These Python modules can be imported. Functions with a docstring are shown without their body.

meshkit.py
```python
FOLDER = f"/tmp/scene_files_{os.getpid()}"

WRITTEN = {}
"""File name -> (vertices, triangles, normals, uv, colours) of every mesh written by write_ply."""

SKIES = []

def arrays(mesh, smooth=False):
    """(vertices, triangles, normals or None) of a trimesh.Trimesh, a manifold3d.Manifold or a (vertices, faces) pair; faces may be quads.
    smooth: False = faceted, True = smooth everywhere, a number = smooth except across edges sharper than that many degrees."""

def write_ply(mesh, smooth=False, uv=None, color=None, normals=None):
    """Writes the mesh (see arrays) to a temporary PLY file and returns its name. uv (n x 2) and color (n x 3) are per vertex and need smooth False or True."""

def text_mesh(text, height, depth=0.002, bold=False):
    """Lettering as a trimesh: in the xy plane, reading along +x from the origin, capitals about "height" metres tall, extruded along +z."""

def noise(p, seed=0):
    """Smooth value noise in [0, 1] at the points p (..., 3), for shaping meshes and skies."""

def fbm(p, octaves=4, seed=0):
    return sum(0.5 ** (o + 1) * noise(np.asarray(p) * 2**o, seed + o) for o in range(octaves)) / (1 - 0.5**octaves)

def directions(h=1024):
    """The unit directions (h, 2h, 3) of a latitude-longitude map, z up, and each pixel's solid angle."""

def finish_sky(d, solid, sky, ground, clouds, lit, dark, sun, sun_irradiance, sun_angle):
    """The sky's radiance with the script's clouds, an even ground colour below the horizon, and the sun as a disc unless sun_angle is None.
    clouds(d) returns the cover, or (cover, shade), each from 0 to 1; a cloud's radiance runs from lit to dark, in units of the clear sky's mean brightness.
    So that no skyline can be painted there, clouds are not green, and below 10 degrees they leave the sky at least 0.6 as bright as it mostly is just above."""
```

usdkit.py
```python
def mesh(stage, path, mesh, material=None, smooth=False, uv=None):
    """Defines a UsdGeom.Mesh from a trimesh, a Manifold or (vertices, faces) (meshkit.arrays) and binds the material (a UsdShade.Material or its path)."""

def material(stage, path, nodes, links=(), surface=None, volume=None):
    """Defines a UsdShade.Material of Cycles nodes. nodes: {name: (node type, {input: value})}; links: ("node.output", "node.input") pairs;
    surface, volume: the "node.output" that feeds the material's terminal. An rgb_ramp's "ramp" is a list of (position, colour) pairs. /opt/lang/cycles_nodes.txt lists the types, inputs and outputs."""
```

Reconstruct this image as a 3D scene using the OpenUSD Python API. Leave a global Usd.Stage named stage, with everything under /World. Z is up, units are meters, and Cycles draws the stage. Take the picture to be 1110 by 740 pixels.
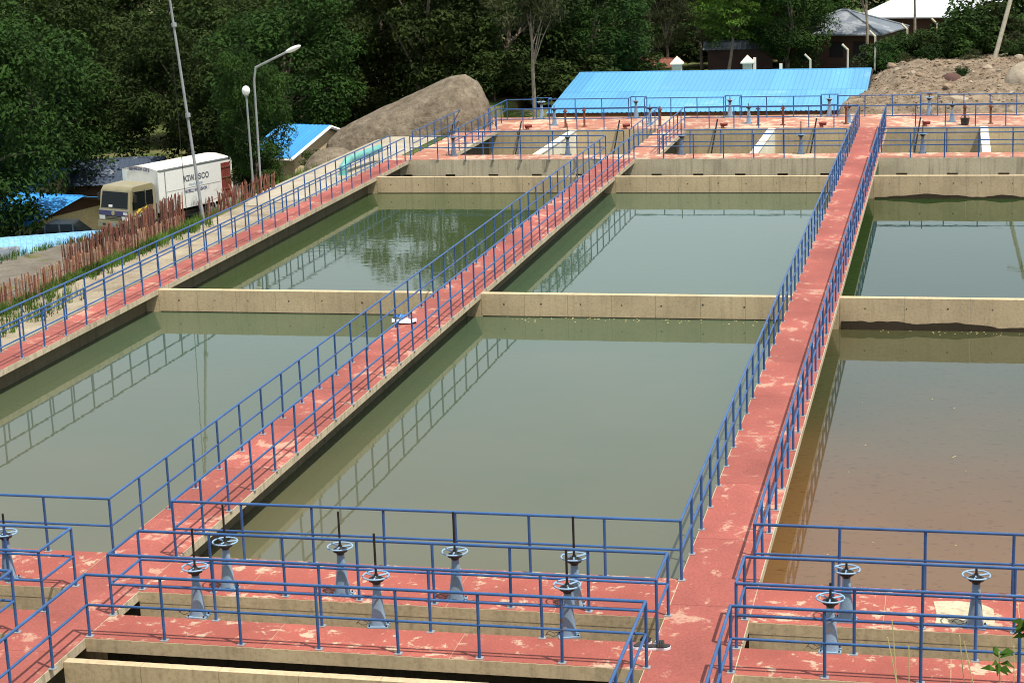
import math, random
import numpy as np, trimesh, manifold3d as m3, shapely
from shapely.geometry import Polygon, LineString, Point
import usdkit, meshkit
from pxr import Usd, UsdGeom, UsdLux, UsdShade, Gf, Sdf

stage = Usd.Stage.CreateInMemory()
UsdGeom.SetStageUpAxis(stage, UsdGeom.Tokens.z)
UsdGeom.SetStageMetersPerUnit(stage, 1.0)
W = UsdGeom.Xform.Define(stage, '/World').GetPrim()
stage.SetDefaultPrim(W)
UsdGeom.Scope.Define(stage, '/World/Looks')

# ------------------------------------------------------------ camera, sky, sun
CAM_H = 10.757
YAW, PIT, ROL, FPX = -0.23332132, 0.2316365, -0.03702334, 2050.43
cy, sy = math.cos(YAW), math.sin(YAW)
fwd = np.array([sy * math.cos(PIT), cy * math.cos(PIT), -math.sin(PIT)])
r0 = np.array([cy, -sy, 0.0]); u0 = np.cross(r0, fwd)
rt = math.cos(ROL) * r0 + math.sin(ROL) * u0; up = np.cross(rt, fwd)
cam = UsdGeom.Camera.Define(stage, '/World/camera')
cam.CreateHorizontalApertureAttr(36.0); cam.CreateVerticalApertureAttr(36.0 * 682 / 1024)
cam.CreateFocalLengthAttr(36.0 * FPX / 1110)
cam.CreateClippingRangeAttr(Gf.Vec2f(0.1, 5000))
cam.AddTransformOp().Set(Gf.Matrix4d(*rt, 0, *up, 0, *(-fwd), 0, 0, 0, CAM_H, 1))
cam.CreateExposureAttr(0.20)

SUN = np.array([0.37, -0.21, 1.0]); SUN /= np.linalg.norm(SUN)
SUN_EL, SUN_ROT = math.asin(SUN[2]), math.atan2(SUN[0], SUN[1])
sky_mat = usdkit.material(stage, '/World/Looks/sky', {
    'sky': ('sky_texture', {'sky_type': 'single_scattering', 'sun_disc': False, 'sun_elevation': SUN_EL, 'sun_rotation': SUN_ROT,
                            'altitude': 1100.0, 'air_density': 1.0, 'aerosol_density': 4.5, 'ozone_density': 1.0}),
    'tc': ('texture_coordinate', {}), 'mp': ('mapping', {'scale': (1.0, 1.0, 3.2)}), 'cl': ('noise_texture', {'scale': 1.7, 'detail': 6.0, 'roughness': 0.55}),
    'cr': ('rgb_ramp', {'ramp': [(0.30, (.42, .42, .42)), (0.70, (.62, .62, .62))]}), 'mx': ('mix', {'color2': (7.0, 7.9, 8.3)}),
    'bg': ('background_shader', {'strength': 0.13})},
    [('tc.generated', 'mp.vector'), ('mp.vector', 'cl.vector'), ('cl.fac', 'cr.fac'), ('cr.color', 'mx.fac'), ('sky.color', 'mx.color1'), ('mx.color', 'bg.color')], surface='bg.background')
dome = UsdLux.DomeLight.Define(stage, '/World/sky')
UsdShade.MaterialBindingAPI.Apply(dome.GetPrim()).Bind(sky_mat)
dome.GetPrim().SetCustomDataByKey('kind', 'structure')
sun = UsdLux.DistantLight.Define(stage, '/World/sun')
sun.CreateNormalizeAttr(True); sun.CreateIntensityAttr(1.25); sun.CreateAngleAttr(0.5)
sun.CreateColorAttr(Gf.Vec3f(1.0, 0.955, 0.88))
zz = SUN; xx = np.cross([0, 1, 0], zz); xx /= np.linalg.norm(xx); yy = np.cross(zz, xx)
sun.AddTransformOp().Set(Gf.Matrix4d(*xx, 0, *yy, 0, *zz, 0, 0, 0, 60, 1))

# ------------------------------------------------------------ helpers
USED = {}
def path_for(name, parent=None):
    base = str(parent.GetPath()) if parent is not None else '/World'
    k = base + '/' + name
    n = USED.get(k, -1) + 1; USED[k] = n
    return k if n == 0 else f'{k}_{n:03d}'
def tag(prim, label=None, cat=None, group=None, kind=None):
    for k, v in (('label', label), ('category', cat), ('group', group), ('kind', kind)):
        if v: prim.SetCustomDataByKey(k, v)
    return prim
def obj(name, mesh, mat, parent=None, smooth=False, loc=None):
    m = usdkit.mesh(stage, path_for(name, parent), mesh, mat, smooth)
    if loc is not None: m.AddTranslateOp().Set(Gf.Vec3d(*map(float, loc)))
    return m.GetPrim()
def thing(name, label=None, cat=None, loc=(0, 0, 0), rz=0.0, sc=None, group=None, kind=None):
    x = UsdGeom.Xform.Define(stage, path_for(name))
    x.AddTranslateOp().Set(Gf.Vec3d(*map(float, loc))); x.AddRotateZOp().Set(float(rz))
    x.AddScaleOp().Set(Gf.Vec3f(*(sc if sc is not None else (1, 1, 1))))
    return tag(x.GetPrim(), label, cat, group, kind)
def copy_of(src, label, cat, loc, rz=0.0, sc=None, group=None):
    name = src.GetName()
    t = thing(name, label, cat, loc, rz, sc, group)
    t.GetReferences().AddInternalReference(src.GetPath()); t.SetInstanceable(True)
    return t
cat = trimesh.util.concatenate
def box(x0, x1, y0, y1, z0, z1):
    b = trimesh.creation.box((x1 - x0, y1 - y0, z1 - z0)); b.apply_translation(((x0 + x1) / 2, (y0 + y1) / 2, (z0 + z1) / 2)); return b
def cyl(p, q, r, n=8, r2=None):
    p, q = np.array(p, float), np.array(q, float); d = q - p; L = np.linalg.norm(d); d /= L
    a = np.cross(d, [0, 0, 1]) if abs(d[2]) < .9 else np.cross(d, [1, 0, 0]); a /= np.linalg.norm(a); b = np.cross(d, a)
    t = np.arange(n) / n * 2 * np.pi; c = np.cos(t)[:, None] * a + np.sin(t)[:, None] * b
    r2 = r if r2 is None else r2
    v = np.vstack([p + c * r, q + c * r2, [p], [q]]); i = np.arange(n); j = (i + 1) % n
    f = np.vstack([np.c_[i, j, j + n], np.c_[i, j + n, i + n], np.c_[j, i, np.full(n, 2 * n)], np.c_[i + n, j + n, np.full(n, 2 * n + 1)]])
    m = trimesh.Trimesh(v, f, process=False); 
    return m
def tube(pts, r, n=8):
    ms = [cyl(pts[i], pts[i + 1], r, n) for i in range(len(pts) - 1)]
    for p in pts[1:-1]:
        s = trimesh.creation.icosphere(1, r * 1.02); s.apply_translation(p); ms.append(s)
    return cat(ms)
def lathe(prof, n=16):
    return trimesh.creation.revolve(np.array(prof, float), sections=n)
def torus(R, r, n=24, k=8):
    return trimesh.creation.torus(R, r, major_sections=n, minor_sections=k)
def grid(xs, ys, fz):
    X, Y = np.meshgrid(xs, ys); Z = fz(X, Y)
    v = np.c_[X.ravel(), Y.ravel(), Z.ravel()]; nx, ny = len(xs), len(ys)
    i = (np.arange(ny - 1)[:, None] * nx + np.arange(nx - 1)).ravel()
    return v, np.c_[i, i + 1, i + nx + 1, i + nx]
def sstep(a, b, x):
    t = np.clip((x - a) / (b - a), 0, 1); return t * t * (3 - 2 * t)
def rngf(seed): return np.random.default_rng(seed)
ORD = ['first', 'second', 'third', 'fourth', 'fifth', 'sixth', 'seventh', 'eighth', 'ninth', 'tenth', 'eleventh', 'twelfth']

# ------------------------------------------------------------ materials
def mat(name, nodes, links, surface='p.BSDF'):
    return usdkit.material(stage, '/World/Looks/' + name, nodes, links, surface=surface)
def plain(name, col, rough=0.5, metal=0.0, var=0.12, scale=6.0, bump=0.0, spec=0.5):
    c = np.array(col)
    nodes = {'g': ('geometry', {}), 'n': ('noise_texture', {'scale': scale, 'detail': 5.0, 'roughness': 0.65}),
             'r': ('rgb_ramp', {'ramp': [(0.3, tuple(c * (1 - var))), (0.7, tuple(np.clip(c * (1 + var), 0, .95)))]}),
             'p': ('principled_bsdf', {'roughness': rough, 'metallic': metal, 'specular_ior_level': spec})}
    links = [('g.position', 'n.vector'), ('n.fac', 'r.fac'), ('r.color', 'p.base_color')]
    if bump:
        nodes['b'] = ('bump', {'strength': bump, 'distance': 0.02}); links += [('n.fac', 'b.height'), ('b.normal', 'p.normal')]
    return mat(name, nodes, links)
def worn(name, base, worncol, amount, scale=1.6, stretch=(1, 1, 1), rough=0.75, tone=0.18, dirt=(0.25, 0.2, 0.15), dirt_amt=.25):
    """a base colour with flaking patches of worncol; amount is the noise level above which it shows"""
    b = np.array(base)
    nodes = {'g': ('geometry', {}), 'm': ('mapping', {'scale': stretch}),
             'n1': ('noise_texture', {'scale': scale, 'detail': 9.0, 'roughness': 0.72, 'distortion': 0.4}),
             'n2': ('noise_texture', {'scale': scale * .22, 'detail': 4.0, 'roughness': 0.6}),
             'n3': ('noise_texture', {'scale': scale * 9, 'detail': 4.0, 'roughness': 0.7}),
             'add': ('math', {'math_type': 'multiply_add', 'value2': 0.55}),
             'r1': ('rgb_ramp', {'ramp': [(amount - .025, (0, 0, 0)), (amount + .035, (1, 1, 1))]}),
             'r2': ('rgb_ramp', {'ramp': [(0.3, tuple(b * (1 - tone))), (0.55, tuple(b)), (0.75, tuple(np.clip(b * (1 + tone), 0, .9)))]}),
             'r3': ('rgb_ramp', {'ramp': [(0.35, (1 - dirt_amt,) * 3), (0.6, (1, 1, 1))]}),
             'mx': ('mix', {'color2': worncol}), 'mul': ('mix', {'mix_type': 'multiply', 'fac': 1.0}),
             'oi': ('object_info', {}), 'mr': ('map_range', {'to_min': .90, 'to_max': 1.08}), 'h': ('hsv', {'fac': 1.0}),
             'p': ('principled_bsdf', {'roughness': rough, 'specular_ior_level': 0.3}), 'b': ('bump', {'strength': 0.35, 'distance': 0.01})}
    links = [('oi.random', 'mr.value'), ('mr.result', 'h.value'), ('mul.color', 'h.color'), ('h.color', 'p.base_color'), ('g.position', 'm.vector'), ('m.vector', 'n1.vector'), ('m.vector', 'n2.vector'), ('m.vector', 'n3.vector'),
             ('n2.fac', 'add.value1'), ('n1.fac', 'add.value3'), ('add.value', 'r1.fac'), ('n2.fac', 'r2.fac'), ('r2.color', 'mx.color1'),
             ('r1.color', 'mx.fac'), ('mx.color', 'mul.color1'), ('n3.fac', 'r3.fac'), ('r3.color', 'mul.color2'),
             ('n1.fac', 'b.height'), ('b.normal', 'p.normal')]
    return mat(name, nodes, links)
M = {}
M['red_deck'] = worn('red_deck', (0.355, 0.092, 0.066), (0.50, 0.35, 0.24), 0.868, 3.6)
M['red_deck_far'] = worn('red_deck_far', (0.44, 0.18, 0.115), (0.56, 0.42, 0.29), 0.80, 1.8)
M['red_deck_long'] = worn('red_deck_long', (0.350, 0.095, 0.071), (0.48, 0.26, 0.18), 0.872, 2.4, (1, .8, 1), tone=.26)
def concrete(name, base, stain, streak=0.5, low=-0.9):
    b = np.array(base)
    return mat(name, {'g': ('geometry', {}), 'm': ('mapping', {'scale': (3.2, 3.2, 0.22)}), 'n1': ('noise_texture', {'scale': 1.6, 'detail': 6.0, 'roughness': 0.7}),
        'n2': ('noise_texture', {'scale': 0.55, 'detail': 6.0, 'roughness': 0.65}), 'n3': ('noise_texture', {'scale': 14.0, 'detail': 5.0, 'roughness': 0.75}),
        'r1': ('rgb_ramp', {'ramp': [(0.50, (0, 0, 0)), (0.72, (streak,) * 3)]}),
        'r2': ('rgb_ramp', {'ramp': [(0.3, tuple(b * .78)), (0.5, tuple(b)), (0.72, tuple(np.clip(b * 1.16, 0, .9)))]}),
        'r3': ('rgb_ramp', {'ramp': [(0.28, (.70, .68, .66)), (0.52, (1, 1, 1))]}),
        'mx': ('mix', {'color2': stain}), 'mul': ('mix', {'mix_type': 'multiply', 'fac': 1.0}),
        'p': ('principled_bsdf', {'roughness': 0.85, 'specular_ior_level': 0.25}), 'b': ('bump', {'strength': 0.4, 'distance': 0.01})},
        [('g.position', 'm.vector'), ('m.vector', 'n1.vector'), ('g.position', 'n2.vector'), ('g.position', 'n3.vector'), ('n1.fac', 'r1.fac'), ('n2.fac', 'r2.fac'),
         ('r2.color', 'mx.color1'), ('r1.color', 'mx.fac'), ('mx.color', 'mul.color1'), ('n3.fac', 'r3.fac'), ('r3.color', 'mul.color2'), ('mul.color', 'p.base_color'),
         ('n3.fac', 'b.height'), ('b.normal', 'p.normal')])
M['concrete'] = concrete('concrete', (0.54, 0.41, 0.245), (0.21, 0.16, 0.095), 0.45)
M['concrete_edge'] = concrete('concrete_edge', (0.52, 0.43, 0.29), (0.17, 0.14, 0.09), 0.85)
M['concrete_grey'] = concrete('concrete_grey', (0.52, 0.445, 0.295), (0.17, 0.125, 0.085), 0.6)
M['concrete_brown'] = concrete('concrete_brown', (0.17, 0.135, 0.075), (0.06, 0.055, 0.03), 0.7)  # darker brown concrete for the walls below the walkway slabs
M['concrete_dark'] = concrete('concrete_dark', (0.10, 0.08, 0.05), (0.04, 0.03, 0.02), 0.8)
M['cream'] = concrete('cream_paint', (0.78, 0.70, 0.52), (0.5, 0.42, 0.3), 0.3)
M['algae'] = concrete('algae_band', (0.05, 0.035, 0.02), (0.02, 0.014, 0.008), 0.5)
M['blue'] = worn('blue_paint', (0.042, 0.112, 0.275), (0.13, 0.09, 0.07), .945, 8.0, rough=.34, tone=.25, dirt_amt=.3)
M['paleblue'] = worn('pale_blue_paint', (0.25, 0.36, 0.47), (0.33, 0.33, 0.31), 0.88, 7.0, rough=.45)
M['wheelblue'] = plain('wheel_blue', (0.23, 0.36, 0.49), 0.45, 0.0, .15, 9.0)
M['black'] = plain('black_steel', (0.014, 0.012, 0.011), 0.45, 0.0, .3, 20.0)
M['rust'] = plain('rusty_steel', (0.17, 0.055, 0.03), 0.8, 0.0, .45, 9.0, .3)
M['redpaint'] = plain('red_paint', (0.26, 0.035, 0.025), 0.6)
M['galv'] = plain('galvanised', (0.30, 0.31, 0.31), 0.5, 0.3, .2, 4.0)
M['galvdark'] = plain('grey_blue_metal', (0.13, 0.18, 0.25), 0.5, 0.1, .3, 9.0)
M['white'] = plain('white_paint', (0.76, 0.75, 0.70), 0.5, 0, .06, 2.0)
M['truckwhite'] = worn('truck_white', (0.78, 0.77, 0.73), (0.62, 0.58, 0.50), 0.93, 0.8, rough=.45, tone=.06, dirt_amt=.08)
M['truckroof'] = worn('truck_roof', (0.78, 0.73, 0.65), (0.55, 0.45, 0.36), 0.86, 0.8, rough=.6, tone=.08)
M['gold'] = plain('cab_paint', (0.34, 0.29, 0.17), 0.35, 0.25, .08, 2.0)
M['maroon'] = plain('maroon_panel', (0.20, 0.038, 0.030), 0.55, 0, .2, 3.0)
M['violet'] = plain('violet_stripe', (0.06, 0.055, 0.14), 0.4)
M['yellow'] = plain('yellow_decal', (0.72, 0.50, 0.05), 0.5)
M['inkblue'] = plain('ink_blue', (0.05, 0.06, 0.18), 0.6)
M['inkgrey'] = plain('ink_grey', (0.10, 0.105, 0.13), 0.6)
M['inkcyan'] = plain('ink_cyan', (0.33, 0.47, 0.60), 0.6)
M['glassdark'] = mat('dark_glass', {'p': ('principled_bsdf', {'base_color': (0.008, 0.010, 0.010), 'roughness': 0.12, 'specular_ior_level': 0.2})}, [])
M['lens'] = mat('lamp_lens', {'p': ('principled_bsdf', {'base_color': (0.75, 0.76, 0.72), 'roughness': 0.15})}, [])
M['tyre'] = plain('tyre', (0.02, 0.019, 0.018), 0.85, 0, .3, 12)
M['roofblue'] = worn('roof_blue', (0.105, 0.325, 0.56), (0.17, 0.38, 0.60), 0.90, .5, rough=.42, tone=.06, dirt_amt=.07)
M['roofblue2'] = worn('roof_blue_shed_or_shade', (0.045, 0.27, 0.62), (0.12, 0.36, 0.62), 0.93, .6, rough=.45, tone=.08, dirt_amt=.1)  # blue of the shed roof; also darkens one lower roof in place of shade
M['rooflight'] = worn('roof_light_blue', (0.22, 0.45, 0.68), (0.5, 0.5, 0.45), 0.95, .5, rough=.5, tone=.1)
M['roofgrey'] = worn('roof_grey', (0.16, 0.18, 0.20), (0.30, 0.31, 0.32), 0.84, .9, rough=.45)
M['roofwhite'] = plain('roof_white', (0.60, 0.60, 0.61), 0.5, 0, .08, .8)
M['roofslate'] = worn('roof_slate', (0.055, 0.075, 0.11), (0.25, 0.27, 0.29), 0.91, 1.2, rough=.6)
M['brown_wall'] = plain('brown_wall', (0.075, 0.035, 0.025), 0.9, 0, .25, 1.2, .2)
M['creamwall'] = worn('cream_wall', (0.60, 0.48, 0.30), (0.42, 0.33, 0.22), 0.93, .9, rough=.9)
M['dark'] = plain('dark_opening', (0.012, 0.011, 0.010), 0.9)
M['woodpole'] = plain('wood_pole', (0.42, 0.37, 0.27), 0.9, 0, .25, 5.0, .3)
for i, c in enumerate([(0.16, 0.055, 0.035), (0.24, 0.10, 0.06), (0.33, 0.20, 0.12), (0.11, 0.05, 0.035)]):
    M['stake%d' % i] = plain('stake_wood_%d' % i, c, 0.9, 0, .35, 9.0, .3)
M['teal'] = plain('teal_pipe', (0.12, 0.34, 0.29), 0.5, 0, .2, 3.0)
M['carpaint'] = plain('car_paint', (0.045, 0.05, 0.055), 0.3)
M['brass'] = plain('emblem', (0.45, 0.38, 0.2), 0.4)
M['sandal'] = plain('sandal_black', (0.03, 0.028, 0.027), 0.8)
M['bag'] = plain('white_bag', (0.75, 0.76, 0.80), 0.5)
M['bagblue'] = plain('blue_bag', (0.03, 0.16, 0.50), 0.5)
M['straw'] = plain('dry_stalk', (0.50, 0.40, 0.18), 0.8)

def ground_mat(name, cols, scale, bumpd=0.05, rough=0.95, fine=22.0):
    n = len(cols)
    return mat(name, {'g': ('geometry', {}), 'n': ('noise_texture', {'scale': scale, 'detail': 8.0, 'roughness': 0.7}), 'n2': ('noise_texture', {'scale': fine, 'detail': 4.0, 'roughness': 0.7}),
        'r': ('rgb_ramp', {'ramp': [(0.34 + 0.34 * i / (n - 1), c) for i, c in enumerate(cols)]}), 'r2': ('rgb_ramp', {'ramp': [(0.3, (.62, .60, .58)), (0.62, (1, 1, 1))]}),
        'mul': ('mix', {'mix_type': 'multiply', 'fac': 1.0}), 'p': ('principled_bsdf', {'roughness': rough, 'specular_ior_level': .15}), 'b': ('bump', {'strength': .7, 'distance': bumpd})},
        [('g.position', 'n.vector'), ('g.position', 'n2.vector'), ('n.fac', 'r.fac'), ('n2.fac', 'r2.fac'), ('r.color', 'mul.color1'), ('r2.color', 'mul.color2'), ('mul.color', 'p.base_color'),
         ('n2.fac', 'b.height'), ('b.normal', 'p.normal')])
M['ground'] = ground_mat('ground_soil_grass', [(0.045, 0.075, 0.018), (0.085, 0.12, 0.03), (0.16, 0.15, 0.06), (0.26, 0.19, 0.11)], 0.22)
M['sand'] = ground_mat('sand_path', [(0.23, 0.18, 0.115), (0.36, 0.30, 0.21), (0.45, 0.385, 0.28)], 0.6)
M['road'] = ground_mat('gravel_road', [(0.13, 0.115, 0.09), (0.19, 0.165, 0.13), (0.25, 0.22, 0.17)], 0.5)
M['apron'] = ground_mat('pale_apron', [(0.36, 0.31, 0.225), (0.52, 0.46, 0.355)], 0.7)
M['rubble'] = ground_mat('rubble_bank', [(0.12, 0.085, 0.055), (0.25, 0.19, 0.13), (0.36, 0.29, 0.205)], 1.7, .15, fine=7.0)
M['stone0'] = ground_mat('stone_a', [(0.24, 0.17, 0.11), (0.38, 0.29, 0.20)], 1.5, .05)
M['stone1'] = ground_mat('stone_b', [(0.34, 0.28, 0.20), (0.52, 0.44, 0.33)], 1.5, .05)
M['boulder'] = mat('boulder_rock', {'g': ('geometry', {}), 'n': ('noise_texture', {'scale': 0.55, 'detail': 10.0, 'roughness': 0.72}), 'n2': ('noise_texture', {'scale': 3.5, 'detail': 8.0, 'roughness': 0.75}),
    'm': ('mapping', {'scale': (1.6, 1.6, .25), 'rotation': (0.2, 0.3, 0)}), 'n3': ('noise_texture', {'scale': 1.2, 'detail': 6.0, 'roughness': .7}),
    'r': ('rgb_ramp', {'ramp': [(0.33, (0.16, 0.125, 0.085)), (0.5, (0.25, 0.20, 0.14)), (0.68, (0.35, 0.29, 0.21))]}),
    'r2': ('rgb_ramp', {'ramp': [(0.3, (.55, .53, .5)), (0.58, (1, 1, 1)), (.72, (1, 1, 1)), (.80, (1.5, 1.5, 1.5))]}), 'r3': ('rgb_ramp', {'ramp': [(0.3, (.6, .6, .6)), (0.55, (1, 1, 1))]}),
    'mul': ('mix', {'mix_type': 'multiply', 'fac': 1.0}), 'mul2': ('mix', {'mix_type': 'multiply', 'fac': .8}), 'p': ('principled_bsdf', {'roughness': .95, 'specular_ior_level': .15}), 'b': ('bump', {'strength': 1.0, 'distance': .18})},
    [('g.position', 'n.vector'), ('g.position', 'n2.vector'), ('g.position', 'm.vector'), ('m.vector', 'n3.vector'), ('n.fac', 'r.fac'), ('n2.fac', 'r2.fac'), ('n3.fac', 'r3.fac'), ('r.color', 'mul.color1'), ('r2.color', 'mul.color2'),
     ('mul.color', 'mul2.color1'), ('r3.color', 'mul2.color2'), ('mul2.color', 'p.base_color'), ('n2.fac', 'b.height'), ('b.normal', 'p.normal')])

def leafmat(name, dark, light, trans=.35):
    return mat(name, {'g': ('geometry', {}), 'oi': ('object_info', {}), 'r': ('rgb_ramp', {'ramp': [(0.0, dark), (.45, tuple(np.array(dark) * .55 + np.array(light) * .45)), (1.0, light)]}),
        'g2': ('noise_texture', {'scale': .75, 'detail': 3.0, 'roughness': .6}), 'vr': ('map_range', {'from_min': .36, 'from_max': .64, 'to_min': .60, 'to_max': 1.75, 'clamp': True}), 'h': ('hsv', {'saturation': 1.0, 'value': 1.0, 'fac': 1.0}), 'mr': ('map_range', {'from_min': 0.0, 'from_max': 1.0, 'to_min': .488, 'to_max': .512}),  # random clump tone, with sunlit highlights worked into the leaf colour
        'p': ('principled_bsdf', {'roughness': .65, 'specular_ior_level': .10}), 't': ('translucent_bsdf', {}), 'm': ('mix_closure', {'fac': trans})},
        [('g.position', 'g2.vector'), ('g2.fac', 'vr.value'), ('vr.result', 'h.value'), ('g.random_per_island', 'r.fac'), ('r.color', 'h.color'), ('oi.random', 'mr.value'), ('mr.result', 'h.hue'), ('h.color', 'p.base_color'), ('h.color', 't.color'), ('p.BSDF', 'm.closure1'), ('t.BSDF', 'm.closure2')], 'm.closure')
M['leaf_mango'] = leafmat('leaf_mango', (0.022, 0.036, 0.007), (0.30, 0.35, 0.105), .16)
M['leaf_mid'] = leafmat('leaf_mid', (0.022, 0.046, 0.008), (0.30, 0.42, 0.085), .18)
M['leaf_light'] = leafmat('leaf_light', (0.07, 0.13, 0.018), (0.26, 0.40, 0.07), .35)
M['leaf_olive'] = leafmat('leaf_olive', (0.04, 0.046, 0.018), (0.30, 0.30, 0.12), .25)
M['grass'] = leafmat('grass_blades', (0.07, 0.12, 0.022), (0.22, 0.27, 0.07), .3)
M['bark'] = plain('bark', (0.13, 0.095, 0.065), .95, 0, .4, 5.0, .5)
M['barkpale'] = plain('bark_pale', (0.26, 0.20, 0.14), .95, 0, .4, 5.0, .5)

def watermat(name, cols, scale=.12, bump=.05, wave=1.3, specks=None, far=None, y0=29., y1=50.):
    n = len(cols)
    nodes = {'g': ('geometry', {}), 'n': ('noise_texture', {'scale': scale, 'detail': 5.0, 'roughness': .55}), 'r': ('rgb_ramp', {'ramp': [(0.35 + .3 * i / (n - 1), c) for i, c in enumerate(cols)]}),
        'mw': ('mapping', {'scale': (1.0, 1.8, 1.0)}), 'w': ('noise_texture', {'scale': wave, 'detail': 3.0, 'roughness': .55}),
        'b': ('bump', {'strength': bump, 'distance': .02}), 'p': ('principled_bsdf', {'roughness': .015, 'ior': 1.33, 'specular_ior_level': .5})}
    links = [('g.position', 'n.vector'), ('n.fac', 'r.fac'), ('g.position', 'mw.vector'), ('mw.vector', 'w.vector'), ('w.fac', 'b.height'), ('b.normal', 'p.normal')]
    src = 'r.color'
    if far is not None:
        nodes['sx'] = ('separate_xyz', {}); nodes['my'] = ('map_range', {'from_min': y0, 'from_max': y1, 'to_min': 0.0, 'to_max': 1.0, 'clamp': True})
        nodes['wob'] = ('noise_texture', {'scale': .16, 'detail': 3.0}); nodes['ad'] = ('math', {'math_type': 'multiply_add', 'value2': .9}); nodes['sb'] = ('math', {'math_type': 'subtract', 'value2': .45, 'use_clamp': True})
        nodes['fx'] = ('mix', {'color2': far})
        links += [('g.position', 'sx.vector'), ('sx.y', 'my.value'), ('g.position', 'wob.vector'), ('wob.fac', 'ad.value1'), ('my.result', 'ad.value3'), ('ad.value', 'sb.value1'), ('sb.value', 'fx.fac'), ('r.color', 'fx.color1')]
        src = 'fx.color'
    if specks:
        nodes['sp'] = ('noise_texture', {'scale': 5.5, 'detail': 2.0, 'roughness': .5}); nodes['sr'] = ('rgb_ramp', {'ramp': [(.60, (1, 1, 1)), (.70, specks)]})
        nodes['mul'] = ('mix', {'mix_type': 'multiply', 'fac': 1.0})
        links += [('mw.vector', 'sp.vector'), ('sp.fac', 'sr.fac'), (src, 'mul.color1'), ('sr.color', 'mul.color2'), ('mul.color', 'p.base_color')]
    else: links += [(src, 'p.base_color')]
    return mat(name, nodes, links)
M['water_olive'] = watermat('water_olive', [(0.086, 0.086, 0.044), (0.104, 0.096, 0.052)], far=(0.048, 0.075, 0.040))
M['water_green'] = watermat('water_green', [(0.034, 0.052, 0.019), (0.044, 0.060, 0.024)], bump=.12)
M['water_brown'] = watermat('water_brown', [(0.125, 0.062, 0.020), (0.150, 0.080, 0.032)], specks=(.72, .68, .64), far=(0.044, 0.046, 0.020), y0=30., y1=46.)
M['water_deep'] = watermat('water_deep', [(0.012, 0.026, 0.006), (0.016, 0.030, 0.008)])
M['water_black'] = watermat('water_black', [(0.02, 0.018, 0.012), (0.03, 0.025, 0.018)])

# ------------------------------------------------------------ layout numbers (metres; deck top is z = 0)
AL, AR, BL, BR, CL, CR = -23.35, -22.37, -14.02, -12.72, -4.14, -2.86
XR = 9.0                                  # right column runs out of the picture
COLS = [('left', AR, BL), ('middle', BR, CL), ('right', CR, XR)]
RAIL = [('left', -22.44, -13.90), ('middle', -12.75, -4.10), ('right', -2.93, XR - .1)]
Y_S2, Y_S2B, Y_S1, Y_S1B = 24.75, 25.74, 26.73, 28.45
Y_P, Y_F = 50.0, 71.8                     # partition, far weir wall
Y_D0, Y_D1, Y_E0, Y_E1 = 76.5, 78.0, 86.3, 91.4
WL = {'left': -0.66, 'middle': -0.66, 'right': -0.87}

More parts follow.
